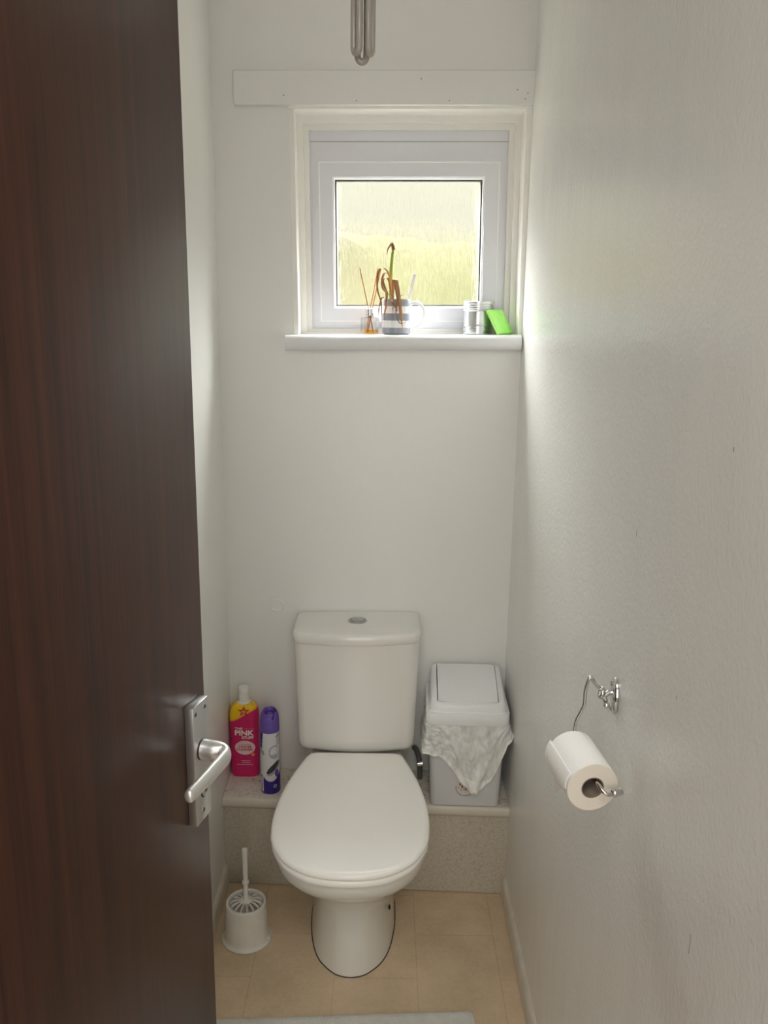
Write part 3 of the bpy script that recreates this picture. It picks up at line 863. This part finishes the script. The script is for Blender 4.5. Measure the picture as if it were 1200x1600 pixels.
link('drop_emblem', bm, M['capwhite'], cb, 0)
# cap with scooped top and push button
bm = bmesh.new()
loops = []
n = 48
for r, z in ((.0272, .187), (.0272, .190), (.0270, .205), (.0266, .222), (.0255, .232), (.0225, .241), (.0185, .2455)):
    loops.append([(r * math.cos(2 * PI * j / n), r * math.sin(2 * PI * j / n), z + (.004 * math.sin(2 * PI * j / n) if z > .225 else 0)) for j in range(n)])
loops.append([(.0165 * math.cos(2 * PI * j / n) + .002, .0165 * math.sin(2 * PI * j / n), .2425 + .003 * math.sin(2 * PI * j / n)) for j in range(n)])
loops.append([(.0155 * math.cos(2 * PI * j / n) + .002, .0155 * math.sin(2 * PI * j / n), .226) for j in range(n)])
add_loft(bm, loops)
cp = link('cap', bm, M['purple'], can, 45)
bm = bmesh.new(); add_box(bm, -.008, .010, -.024, .006, .222, .2395, .005, 3); link('spray_button', bm, M['purple'], cp)
bm = bmesh.new()
for i in range(10):                                   # dark slot beside the button
    pass
add_tube(bm, [(.0125 + .003 * math.cos(a) - .002, -.010 + .020 * math.sin(a), .2425 - .012 * max(0, -math.sin(a))) for a in [-1.2 + 2.6 * i / 14 for i in range(15)]], .0022, 8)
link('button_slot', bm, M['purpledk'], cp)

# ------------------------------------------------------------------ toilet brush and holder
hld = empty('brush_holder', (.0955, -.371, 0), label='white plastic toilet brush pot with flanged foot on the floor', cat='brush holder')
bm = bmesh.new()
add_lathe(bm, [(.0645, .0006), (.0655, .002), (.0650, .004), (.0600, .006), (.0572, .009), (.0560, .02), (.0522, .102), (.0520, .107), (.0505, .1095), (.0465, .1095), (.0445, .107), (.0440, .090), (.046, .03), (.040, .012), (0, .011)], n=56)
link('pot', bm, M['brushplastic'], hld, 40)
for a in (2.6, -.15):
    bm = bmesh.new(); add_box(bm, .058 * math.cos(a) - .006, .058 * math.cos(a) + .006, .058 * math.sin(a) - .006, .058 * math.sin(a) + .006, .0055, .010, .0015)
    link('lug', bm, M['brushplastic'], hld)
br = empty('toilet_brush', (.0955, -.371, .012), label='white toilet brush standing in the pot on the floor left of the toilet', cat='toilet brush')
bm = bmesh.new()
add_lathe(bm, [(.0090, .086), (.0085, .100), (.0060, .104), (.0058, .148), (.0052, .150), (.0088, .151), (.0092, .154), (.0088, .157), (.0062, .158), (.0068, .20), (.0074, .247), (.0070, .2515), (.004, .2535), (0, .254)], n=24)
link('handle', bm, M['brushplastic'], br, 40)
bm = bmesh.new(); add_lathe(bm, [(0, .094), (.014, .095), (.0165, .099), (.0150, .104), (.009, .106)], n=32); link('hub', bm, M['brushplastic'], br)
bm = bmesh.new()
for k in range(14):
    a = 2 * PI * k / 14; c, s = math.cos(a), math.sin(a); t = Vector((-s, c, 0))
    pts = [Vector((c * r, s * r, z)) for r, z in ((.010, .099), (.024, .097), (.0375, .089), (.0395, .055))]
    add_tube(bm, spline(pts, 8), lambda q: .003 + .0038 * q, 6, .6)
link('bristles', bm, M['bristle'], br, 60)
bm = bmesh.new(); add_lathe(bm, [(.02, .004), (.036, .012), (.036, .060), (.02, .070)], n=24); link('bristle_core', bm, M['bristle'], br)

# ------------------------------------------------------------------ bath mat
bm = bmesh.new(); NX, NY = 60, 46; rows = []
for i in range(NX + 1):
    row = []
    for j in range(NY + 1):
        u, v = i / NX, j / NY
        x = (u - .5) * .63; y = -v * .44
        e = min(u, 1 - u, v, 1 - v)
        z = .007 * min(1, (e / .012)) ** .5 + .0016 * noise.noise(Vector((x * 90, y * 90, 0))) * (e > .001)
        row.append(bm.verts.new((x, y, .0008 + max(z, 0))))
    rows.append(row)
for i in range(NX):
    for j in range(NY): bm.faces.new((rows[i][j], rows[i + 1][j], rows[i + 1][j + 1], rows[i][j + 1]))
low = [[bm.verts.new((rows[i][j].co.x, rows[i][j].co.y, .0002)) for j in (0, NY)] for i in (0, NX)]
bm.faces.new((low[0][0], low[0][1], low[1][1], low[1][0]))
mt = link('bath_mat', bm, M['matfab'], None, 180); mt.location = (.3535, -.627, 0); mt.rotation_euler = (0, 0, math.radians(3.3))
tag(mt, 'off-white cotton bath mat on the floor in front of the toilet', 'bath mat')

# ------------------------------------------------------------------ toilet roll and its wire holder
th = empty('toilet_roll_holder', (W, -1.11, 1.052), label='chrome wire toilet roll holder screwed to the right wall', cat='toilet roll holder')
def loc_th(p): return (p[0] - W, p[1] + 1.11, p[2] - 1.052)
bm = bmesh.new(); loops = []
for x, k in ((-.0006, 1.0), (-.0035, 1.0), (-.006, .86), (-.007, .6)):
    loops.append([(x, .0165 * k * math.cos(a) + .004 * k * math.sin(a) * .5, .0285 * k * math.sin(a)) for a in [2 * PI * j / 36 for j in range(36)]])
add_loft(bm, loops); link('backplate', bm, M['chrome'], th, 50)
for z in (.0195, -.0195):
    bm = bmesh.new(); add_sphere(bm, (-.0068, .002 * z / .02, z), .0042, (.5, 1, 1)); link('screw', bm, M['screw'], th)
bm = bmesh.new()
add_tube(bm, [(-.006, 0, .006), (-.012, -.001, .005), (-.019, -.004, .001), (-.0185, -.010, -.006)], .0042, 12)
ring = [(-.0235 + .0015 * math.sin(a), -.003 + .0065 * math.cos(a), .006 + .0065 * math.sin(a)) for a in [2 * PI * i / 20 for i in range(21)]]
add_tube(bm, ring, .0034, 10, cap=False)
add_sphere(bm, (-.017, -.013, -.010), .0052)
link('swivel', bm, M['chrome'], th, 60)
A0, A1 = Vector((.7300, -1.138, .9705)), Vector((.7425, -1.230, .9665))
wire = [(-.020, -.002, .006), (-.036, -.006, .024), (-.0415, -.010, .0335), (-.046, -.011, .031), (-.0495, -.010, .012), (-.0495, -.008, -.010)]
wire = [Vector(p) for p in wire] + [Vector((-.054, -.008, -.024)), Vector((-.060, -.007, -.042)), Vector((-.0625, -.010, -.070)), Vector(loc_th(A0)) + Vector((0, .016, .012)), Vector(loc_th(A0)) + Vector((0, -.004, .009)), Vector(loc_th(A1)) + Vector((.002, .008, .010)), Vector(loc_th(A1)) + Vector((.006, -.007, .0085)), Vector(loc_th(A1)) + Vector((.012, -.016, .003)), Vector(loc_th(A1)) + Vector((.0185, -.017, .000)), Vector(loc_th(A1)) + Vector((.026, -.014, .0005))]
bm = bmesh.new(); add_tube(bm, spline(wire, 120), .0029, 14); link('wire_arm', bm, M['chrome'], th, 60)
e = Vector(loc_th(A1)) + Vector((.028, -.013, .0005))
bm = bmesh.new(); add_sphere(bm, e, .0062); add_tube(bm, [e, e + Vector((.010, .004, 0))], .0056, 14); link('end_knob', bm, M['chrome'], th, 50)

rolo = empty('toilet_roll', A0, label='white toilet roll hanging on the wire holder, torn end hanging down', cat='toilet roll')
ax = (A1 - A0); L = ax.length; ax.normalize()
q = Vector((0, 0, 1)).rotation_difference(ax); rolo.rotation_mode = 'QUATERNION'; rolo.rotation_quaternion = q
RR, RC = .0372, .0165
bm = bmesh.new()
add_lathe(bm, [(RC, 0), (RR - .001, 0), (RR, .001), (RR, L - .001), (RR - .001, L), (RC, L)], n=72)
bm.faces.ensure_lookup_table()
for f in [f for f in bm.faces if len(f.verts) > 10]: bm.faces.remove(f)
for f in bm.faces:
    c = f.calc_center_median(); f.material_index = 1 if (c.z < .0006 or c.z > L - .0006) else 0
link('paper', bm, [M['paper'], M['paperend']], rolo, 40)
bm = bmesh.new()
add_loft(bm, [[(r * math.cos(2 * PI * j / 48), r * math.sin(2 * PI * j / 48), z) for j in range(48)] for r, z in ((RC + .0002, -.0002), (RC + .0002, L + .0002), (RC - .0012, L + .0002), (RC - .0012, -.0002), (RC + .0002, -.0002))], False, False)
link('core', bm, M['card'], rolo, 40)
# hanging sheet: leaves the roll on the room side and is torn to a point
bm = bmesh.new(); inv = q.inverted(); rows = []
NU, NVv = 24, 24
for i in range(NU + 1):
    u = i / NU                                      # along the axis from far end to near end
    row = []
    wrap = .022; Lh = wrap + .003 + .066 * (1 - u) ** 1.1
    for j in range(NVv + 1):
        s = j / NVv * Lh
        if s < wrap:
            a = math.radians(180) - (wrap - s) / RR; p = Vector((math.cos(a) * (RR + .0009), 0, math.sin(a) * (RR + .0009)))
        else:
            d = s - wrap; p = Vector((-(RR + .0009) + .30 * d * min(1, d / .03 + .1), 0, -d))
        wpt = A0 + ax * (.001 + u * (L - .002)) + Vector((p.x, 0, p.z))
        row.append(bm.verts.new(inv @ (wpt - A0)))
    rows.append(row)
for i in range(NU):
    for j in range(NVv): bm.faces.new((rows[i][j], rows[i + 1][j], rows[i + 1][j + 1], rows[i][j + 1]))
ls = link('loose_sheet', bm, M['paper'], rolo, 180)
sd = ls.modifiers.new('ply', 'SOLIDIFY'); sd.thickness = .0005; sd.offset = 1

# ------------------------------------------------------------------ door
DA = math.atan2(.9678, .2516)
dv, nv = Vector((.2516, .9678, 0)), Vector((.9678, -.2516, 0))
LD = .762
Ept = Vector((.1957, -1.2038, 0))
hinge = Ept - nv * .013 - dv * (LD - .016)
dr = empty('door_1', hinge, (0, 0, DA)); struct(dr)
box('leaf', 0, LD, 0, .040, .006, 2.03, M['wood'], dr, .0015)
xE = LD - .016                                        # plate edge nearest the free edge
pl = box('handle_plate', xE - .0455, xE, -.013, 0, .907, 1.088, M['alu_plate'], dr, .0007)
def ydisc(name, x, z, r, y0, y1, m, parent, n=28):
    bm = bmesh.new(); add_lathe(bm, [(r, 0), (r, (y1 - y0) * .8), (r * .85, y1 - y0)], n=n)
    for v in bm.verts: v.co = Vector((x + v.co.x, -(y0 + v.co.z), z + v.co.y))
    return link(name, bm, m, parent)
for (a, z) in ((-.0385, 1.0765), (-.0105, 1.0765), (-.0245, .9225)):
    s = ydisc('screw', xE + a, z, .0037, .0128, .0138, M['screw'], pl)
    ydisc('screw_recess', xE + a, z, .0022, .0136, .0140, M['black'], s)
xl = xE - .0225; zl = 1.0165
ydisc('handle_collar', xl, zl, .0150, .0128, .0150, M['black'], pl, 36)
kx, kz = xE - .0215, .951
ydisc('lock_ring', kx, kz, .0092, .0128, .0140, M['black'], pl)
tr_ = ydisc('lock_turn', kx + .0005, kz, .0080, .0135, .0152, M['alu_plate'], pl)
bm = bmesh.new(); add_box(bm, kx - .001, kx + .0045, -.0158, -.0148, kz - .0012, kz + .0012); link('lock_slot', bm, M['black'], tr_)
# lever: thick neck, rounded elbow, flattened grip running back towards the hinge
path = [(xl, -.014, zl), (xl, -.030, zl), (xl + .0005, -.041, zl), (xl - .001, -.0480, zl - .0005), (xl - .007, -.0528, zl - .001), (xl - .022, -.0535, zl - .001), (xl - .06, -.0530, zl - .001), (xl - .09, -.052, zl - .001), (xl - .108, -.051, zl - .001), (xl - .114, -.0505, zl - .001), (xl - .1175, -.050, zl - .001)]
P = spline(path, 60)
bm = bmesh.new(); loops = []
for i, p in enumerate(P):
    t = (P[min(i + 1, 59)] - P[max(i - 1, 0)]).normalized(); s = i / 59
    up = Vector((0, 0, 1)); w = t.cross(up).normalized()
    f = min(1, max(0, (s - .12) / .25))
    g = min(1, max(0, (s - .45) / .55)); rv = .0148 * (1 - f) + (.0122 - .0034 * g) * f; rh = .0140 * (1 - f) + .0070 * f
    if s > .84:
        k = math.sqrt(max(0.0, 1 - ((s - .84) / .16) ** 2)); rv *= max(k, .04); rh *= max(k, .04)
    loops.append([p + up * rv * math.sin(a) + w * rh * math.cos(a) for a in [2 * PI * j / 24 for j in range(24)]])
add_loft(bm, loops); tag(link('door_handle', bm, M['alu'], dr, 60), 'satin silver lever handle')

# ------------------------------------------------------------------ pendant lamp
pd = empty('pendant_lamp', (.402, -.95, 1.972), label='bare energy-saving lamp hanging from the ceiling above the toilet, switched off', cat='lamp')
for k in range(3):
    a = math.radians(90 + 120 * k + 8); c, s = math.cos(a), math.sin(a); t = Vector((-s, c, 0)); ctr = Vector((c, s, 0)) * .0115
    g = .0068; r = .0048; dz = .004 if k else -.003
    pts = [ctr + t * g + Vector((0, 0, z)) for z in (.125, .09, .05, .018)]
    pts += [ctr + t * g * math.cos(b) + Vector((0, 0, .016 + dz - .0095 * math.sin(b))) for b in [PI * i / 10 for i in range(1, 10)]]
    pts += [ctr - t * g + Vector((0, 0, z)) for z in (.018, .05, .09, .125)]
    bm = bmesh.new(); add_tube(bm, pts, r, 14); link('tube', bm, M['cfl'], pd, 60)
bm = bmesh.new(); add_lathe(bm, [(.012, .112), (.021, .115), (.023, .125), (.022, .155), (.014, .175), (.0135, .19)], n=32); link('lamp_base', bm, M['lampwhite'], pd)
bm = bmesh.new(); add_lathe(bm, [(.018, .185), (.0195, .19), (.0195, .225), (.014, .235), (.006, .245)], n=32); link('lamp_holder', bm, M['lampwhite'], pd)
bm = bmesh.new(); add_tube(bm, [(0, 0, .24), (0, 0, .43)], .003, 10); link('cord', bm, M['lampwhite'], pd)
bm = bmesh.new(); add_lathe(bm, [(.006, .418), (.03, .424), (.04, .434), (.042, .4478)], n=36); link('ceiling_rose', bm, M['lampwhite'], pd)

# ------------------------------------------------------------------ things on the window sill
def sz(x): return wz(x, Z0) + .0003
# reed diffuser
dx, dy = .3975, .035
df = empty('reed_diffuser', (dx, dy, sz(dx)), label='small clear glass reed diffuser with amber oil on the window sill', cat='diffuser')
bm = bmesh.new(); add_lathe(bm, [(.0, .0), (.0235, .0005), (.0245, .003), (.0245, .041), (.0225, .0445), (.010, .0455), (.0095, .049), (.008, .049), (.008, .045), (.0215, .0425), (.0225, .04), (.0225, .004), (0, .0035)], n=36)
link('bottle', bm, M['clear'], df, 40)
bm = bmesh.new(); add_lathe(bm, [(0, .0040), (.0222, .0042), (.0222, .0125), (0, .0125)], n=36); link('oil', bm, M['oil'], df, 40)
bm = bmesh.new(); add_lathe(bm, [(.0100, .0485), (.0112, .049), (.0112, .0675), (.0100, .068), (.0088, .0675), (.0088, .0485)], n=32); link('collar', bm, M['chrome'], df, 40)
def reed(b, t, m, label):
    bm = bmesh.new(); a = Vector((0, 0, 0)); d = Vector(t) - Vector(b)
    add_tube(bm, [a, d * .33, d * .66, d], .0016, 8); o = link('diffuser_reed', bm, m); o.location = b
    tag(o, label, 'reed', 'diffuser reeds')
z = sz(dx)
reed((dx + .0105, dy + .003, z + .0055), (.3698, dy + .016, 1.7222), M['reed'], 'thin dark reed leaning left out of the diffuser bottle')
reed((dx - .0095, dy - .002, z + .0055), (.4178, dy + .008, 1.7228), M['reedpale'], 'pale reed leaning right, left one of the pair in the diffuser')
reed((dx - .0060, dy + .004, z + .0055), (.4255, dy + .016, 1.7235), M['reed'], 'brown reed leaning right, nearest the dried plant')
# mug
mx_, my_ = .4680, .038
mg = empty('mug', (mx_, my_, sz(mx_)), label='grey and white striped mug holding the dried plant on the sill', cat='mug')
bm = bmesh.new(); add_lathe(bm, [(0, .0005), (.0335, .0005), (.0365, .003), (.0372, .008), (.0372, .0905), (.0362, .092), (.0348, .0915), (.0342, .089), (.0342, .006), (0, .005)], n=56)
link('body', bm, M['mug'], mg, 40)
bm = bmesh.new()
pts = spline([(.0350, -.002, .079), (.050, -.003, .0835), (.066, -.003, .077), (.0745, -.003, .055), (.066, -.003, .030), (.050, -.003, .0185), (.0345, -.002, .022)], 40)
add_tube(bm, pts, .0042, 12, 1.5, up=(0, 1, 0)) if False else add_tube(bm, pts, .0042, 12)
link('handle', bm, M['mugwhite'], mg, 60)
# dried plant
pb = empty('potted_plant', (mx_, my_, sz(mx_) + .0062), label='withered bulb plant with brown drooping leaves growing in the striped mug', cat='plant')
PX = .453; ZP = sz(mx_) + .0062
K = .00166 / 8                                        # metres per step of the leaf sketch
def lp(x, z, y): return (.4519 + (x - 575) * K - mx_, y - my_, 1.6398 + (800 - z) * K - ZP)
bm = bmesh.new(); add_lathe(bm, [(0, 0), (.0338, .0005), (.0338, .072), (.025, .076), (0, .078)], n=32); link('soil', bm, M['soil'], pb)
bm = bmesh.new()
pts = spline([lp(587, 800, .040), lp(583, 700, .040), lp(576, 560, .038), lp(577, 420, .036), lp(588, 280, .035), lp(600, 165, .035)], 30)
add_tube(bm, pts, lambda s: .0066 - .0032 * s, 14, .75); link('stem', bm, M['stem'], pb, 60)
def leaf(pts, w, m, twist=0):
    bm = bmesh.new()
    S = spline([lp(*p) for p in pts], 40)
    ws = (lambda s: w * (.35 + .65 * math.sin(PI * min(1, s * .9 + .1)) ** .6) * (1 if s < .8 else max(.1, (1 - s) / .2)))
    add_tube(bm, S, lambda s: max(ws(s), .0004), 8, .22, up=(1, 0, 0))
    link('leaf', bm, m, pb, 60)
FR = -.003
leaf([(600, 800, .036), (606, 680, .03), (616, 560, .02), (640, 545, .006), (662, 640, -.001), (685, 780, FR - .003), (703, 920, FR - .003), (722, 1060, FR - .003), (742, 1180, FR - .002)], .0047, M['driedpale'])
leaf([(610, 790, .034), (602, 680, .026), (606, 560, .018), (622, 545, .006), (640, 640, .0), (668, 800, FR - .006), (690, 930, FR - .006)], .0034, M['driedleaf'])
leaf([(575, 560, .034), (545, 460, .028), (490, 405, .020), (430, 425, .012), (404, 560, .004), (415, 690, -.002), (455, 810, FR - .003), (468, 960, FR - .003), (474, 1085, FR - .002)], .0022, M['driedleaf'])
leaf([(575, 640, .034), (545, 470, .026), (490, 465, .016), (464, 570, .008), (480, 650, .002), (520, 705, -.002), (522, 840, FR - .003), (500, 970, FR - .003), (474, 1070, FR - .001)], .0030, M['driedpale'])
leaf([(580, 700, .034), (545, 540, .024), (498, 520, .016), (478, 560, .01), (505, 640, .006), (535, 720, .0), (522, 800, FR - .006), (512, 880, FR - .005)], .0026, M['driedleaf'])
leaf([(500, 700, .008), (550, 715, .0), (605, 745, FR), (615, 830, FR - .004), (604, 900, FR - .004), (600, 945, FR - .003)], .0013, M['driedleaf'])
leaf([(640, 800, .0), (655, 870, FR - .002), (645, 935, FR - .004), (665, 1020, FR - .003), (700, 1075, FR - .002), (750, 1070, FR - .001), (787, 1040, .004)], .0012, M['driedleaf'])
leaf([(640, 760, .02), (590, 800, .0), (630, 860, FR - .004), (655, 910, FR - .005), (640, 950, FR - .003)], .0022, M['driedleaf'])
leaf([(500, 770, .004), (470, 760, -.001), (445, 830, .0), (430, 910, .006), (428, 985, .008)], .0018, M['driedleaf'])
leaf([(620, 800, .01), (680, 760, .006), (720, 730, .004), (742, 712, .004)], .0010, M['driedleaf'])
bm = bmesh.new(); add_tube(bm, spline([lp(605, 175, .035), lp(596, 130, .034), lp(583, 100, .034), lp(560, 125, .032), lp(535, 165, .031), lp(521, 238, .031)], 24), lambda s: .0042 * (1 - s) ** .7 + .0007, 10, .6)
link('withered_tip', bm, M['driedleaf'], pb, 60)
# plant marker stuck in the mug
bm = bmesh.new(); add_box(bm, -.0045, .0045, -.0007, .0007, 0, .105, .0004, 1)
mk = link('plant_marker', bm, M['marker']); mk.location = (.4935, .052, sz(mx_) + .055); mk.rotation_euler = (0, math.radians(12), 0)
tag(mk, 'plain white plastic plant marker stuck in the striped mug', 'plant marker')
# metal tin
tx, ty = .6885, .056
tn = empty('metal_tin', (tx, ty, sz(tx)), label='open ribbed silver metal tin at the right end of the window sill', cat='tin')
pr = [(0, .001), (.036, .001), (.0385, .0003), (.0400, .002)]
for i in range(4): zz = .004 + i * .0052; pr += [(.0400, zz), (.0385, zz + .0014), (.0385, zz + .0024), (.0400, zz + .0038)]
pr += [(.0388, .0265), (.0385, .028), (.0385, .060), (.0388, .0615)]
for i in range(3): zz = .063 + i * .0062; pr += [(.0400, zz), (.0388, zz + .0016), (.0388, zz + .003), (.0400, zz + .0045)]
pr += [(.0400, .0825), (.0405, .084), (.0402, .0858), (.0392, .0862), (.0380, .085), (.0375, .08), (.0375, .004), (0, .003)]
bm = bmesh.new(); add_lathe(bm, pr, n=64); link('body', bm, M['tin'], tn, 30)
# green packet leaning on the tin
b0 = Vector((.7395, -.016, sz(.74) + .0004)); bdir = Vector((.0455, .064, 0)); ldir = Vector((-.030, .0213, .0600))
nd = bdir.cross(ldir).normalized()
if nd.y > 0: nd = -nd
thk = .0085
bm = bmesh.new(); NU = 14; top = []; bot = []
for i in range(NU + 1):
    ta, tb = [], []
    for j in range(NU + 1):
        u, v = i / NU, j / NU
        puff = (16 * u * (1 - u) * v * (1 - v)) ** .5 * .0028
        wr = .0008 * noise.noise(Vector((u * 6, v * 9, 1)))
        p = b0 + bdir * u + ldir * v
        ta.append(bm.verts.new(p + nd * (puff + wr))); tb.append(bm.verts.new(p - nd * (thk + puff * .4) + Vector((0, 0, (thk * .5) * (1 - v) * 0))))
    top.append(ta); bot.append(tb)
for i in range(NU):
    for j in range(NU):
        bm.faces.new((top[i][j], top[i + 1][j], top[i + 1][j + 1], top[i][j + 1])); bm.faces.new((bot[i][j], bot[i][j + 1], bot[i + 1][j + 1], bot[i + 1][j]))
for i in range(NU):
    for f in (bm.faces.new((top[i][0], bot[i][0], bot[i + 1][0], top[i + 1][0])), bm.faces.new((top[i][NU], top[i + 1][NU], bot[i + 1][NU], bot[i][NU])),
              bm.faces.new((top[0][i], top[0][i + 1], bot[0][i + 1], bot[0][i])), bm.faces.new((top[NU][i], bot[NU][i], bot[NU][i + 1], top[NU][i + 1]))): f.material_index = 1
zmin = min(v.co.z for v in bm.verts); up = sz(.74) + .0004 - zmin
for v in bm.verts: v.co.z += up
org = b0.copy()
for v in bm.verts: v.co -= org
gp = link('tissue_packet', bm, [M['greenpack'], M['greendark']], None, 50); gp.location = org
tag(gp, 'lime green film packet leaning on the metal tin at the sill end', 'packet')

# filler patch on the back wall and scuffs on the right wall
wb = bpy.data.objects['wall_back']; wr = bpy.data.objects['wall_right']
bm = bmesh.new(); n = 36; rr = [.0205 + .0022 * noise.noise(Vector((math.cos(2 * PI * k / n) * 2, math.sin(2 * PI * k / n) * 2, 5))) for k in range(n)]
rings = []
for f_, d_ in ((1.0, .0002), (.93, .0026), (.80, .0030), (.70, .0007), (.4, .0009), (.05, .0010)):
    rings.append([(.1416 + rr[k] * f_ * math.cos(2 * PI * k / n), -d_, .7928 + rr[k] * f_ * .93 * math.sin(2 * PI * k / n)) for k in range(n)])
add_loft(bm, rings, False, True); link('filler_patch', bm, M['wall'], wb)
M['scuff'] = mat('scuff_mark', (.30, .28, .25), .8)
for (y, z, h, t, m) in ((-1.361, 1.1685, .006, .0012, 'scuff'), (-1.452, 1.488, .005, .0012, 'scuff'), (-1.147, 1.3185, .010, .0008, 'scuff'), (-1.4786, .9177, .026, .0008, 'scuff'), (-1.2185, .956, .008, .0007, 'gloss')):
    bm = bmesh.new(); add_box(bm, W - .0004, W + .0005, y - t / 2, y + t / 2, z - h / 2, z + h / 2); link('scuff', bm, M[m], wr, 0)

# ------------------------------------------------------------------ camera
cd = bpy.data.cameras.new('camera'); cam = bpy.data.objects.new('camera', cd); COL.objects.link(cam)
cd.sensor_fit = 'VERTICAL'; cd.sensor_height = 36; cd.sensor_width = 27; cd.lens = 1350 / 1600 * 36; cd.clip_start = .02
Rr = Vector((0.99991126, 0.00252343, 0.0130805)); Ru = Vector((-0.01330888, 0.23226035, 0.9725626)); Rf = Vector((5.83887608e-04, 0.972650380, -0.232273325))
cam.matrix_world = Matrix(((Rr.x, Ru.x, -Rf.x, .4410), (Rr.y, Ru.y, -Rf.y, -2.3307), (Rr.z, Ru.z, -Rf.z, 1.6271), (0, 0, 0, 1)))
scn.camera = cam

# ------------------------------------------------------------------ light
w = bpy.data.worlds.new('World'); scn.world = w; w.use_nodes = True; nt = w.node_tree; nt.nodes.clear()
out = node(nt, 'ShaderNodeOutputWorld'); bg = node(nt, 'ShaderNodeBackground'); tc = node(nt, 'ShaderNodeTexCoord'); sp_ = node(nt, 'ShaderNodeSeparateXYZ')
cr = node(nt, 'ShaderNodeValToRGB'); e = cr.color_ramp.elements
e[0].position = 0.0; e[0].color = (.0092, .0088, .0073, 1)
e[1].position = .92; e[1].color = (2.7, 2.73, 2.76, 1)
x = e.new(.20); x.color = (.0122, .0118, .0098, 1)
x = e.new(.34); x.color = (.62, .63, .64, 1)
x = e.new(.6); x.color = (1.9, 1.92, 1.95, 1)
SKY, HALLFILL, TOPFILL = 78.0, 12.5, 11.0
nt.links.new(tc.outputs['Generated'], sp_.inputs[0]); nt.links.new(sp_.outputs['Z'], cr.inputs['Fac'])
nt.links.new(cr.outputs['Color'], bg.inputs['Color']); bg.inputs['Strength'].default_value = SKY; nt.links.new(bg.outputs[0], out.inputs[0])

pl_ = bpy.data.lights.new('window_portal', 'AREA'); pl_.shape = 'RECTANGLE'; pl_.size = .40; pl_.size_y = .335; pl_.cycles.is_portal = True
po = bpy.data.objects.new('window_portal', pl_); COL.objects.link(po); po.location = (.501, .17, 1.79); po.rotation_euler = (-PI / 2, 0, 0)
hl = bpy.data.lights.new('hall_fill', 'AREA'); hl.shape = 'RECTANGLE'; hl.size = 1.2; hl.size_y = 1.5; hl.energy = HALLFILL; hl.color = (1, .985, .95)  # added fill panel standing in for unseen light from the hallway
ho = bpy.data.objects.new('hall_fill', hl); COL.objects.link(ho); ho.location = (.40, -3.5, 1.45); ho.rotation_euler = (PI / 2, 0, 0)

hc = bpy.data.lights.new('hall_top_fill', 'AREA'); hc.shape = 'RECTANGLE'; hc.size = .9; hc.size_y = .7; hc.energy = TOPFILL; hc.color = (1, .985, .95)  # added overhead fill to brighten seat lid and floor, no fitting there
hco = bpy.data.objects.new('hall_top_fill', hc); COL.objects.link(hco); hco.location = (.40, -2.50, H - .02)

scn.view_settings.view_transform = 'Standard'; scn.view_settings.look = 'None'
scn.view_settings.gamma = 1; scn.view_settings.use_curve_mapping = False; scn.view_settings.exposure = .32
c = scn.cycles
c.use_denoising = True; c.denoiser = 'OPENIMAGEDENOISE'; c.max_bounces = 14; c.diffuse_bounces = 8; c.transparent_max_bounces = 16
c.sample_clamp_indirect = 6; c.caustics_refractive = True; c.caustics_reflective = False
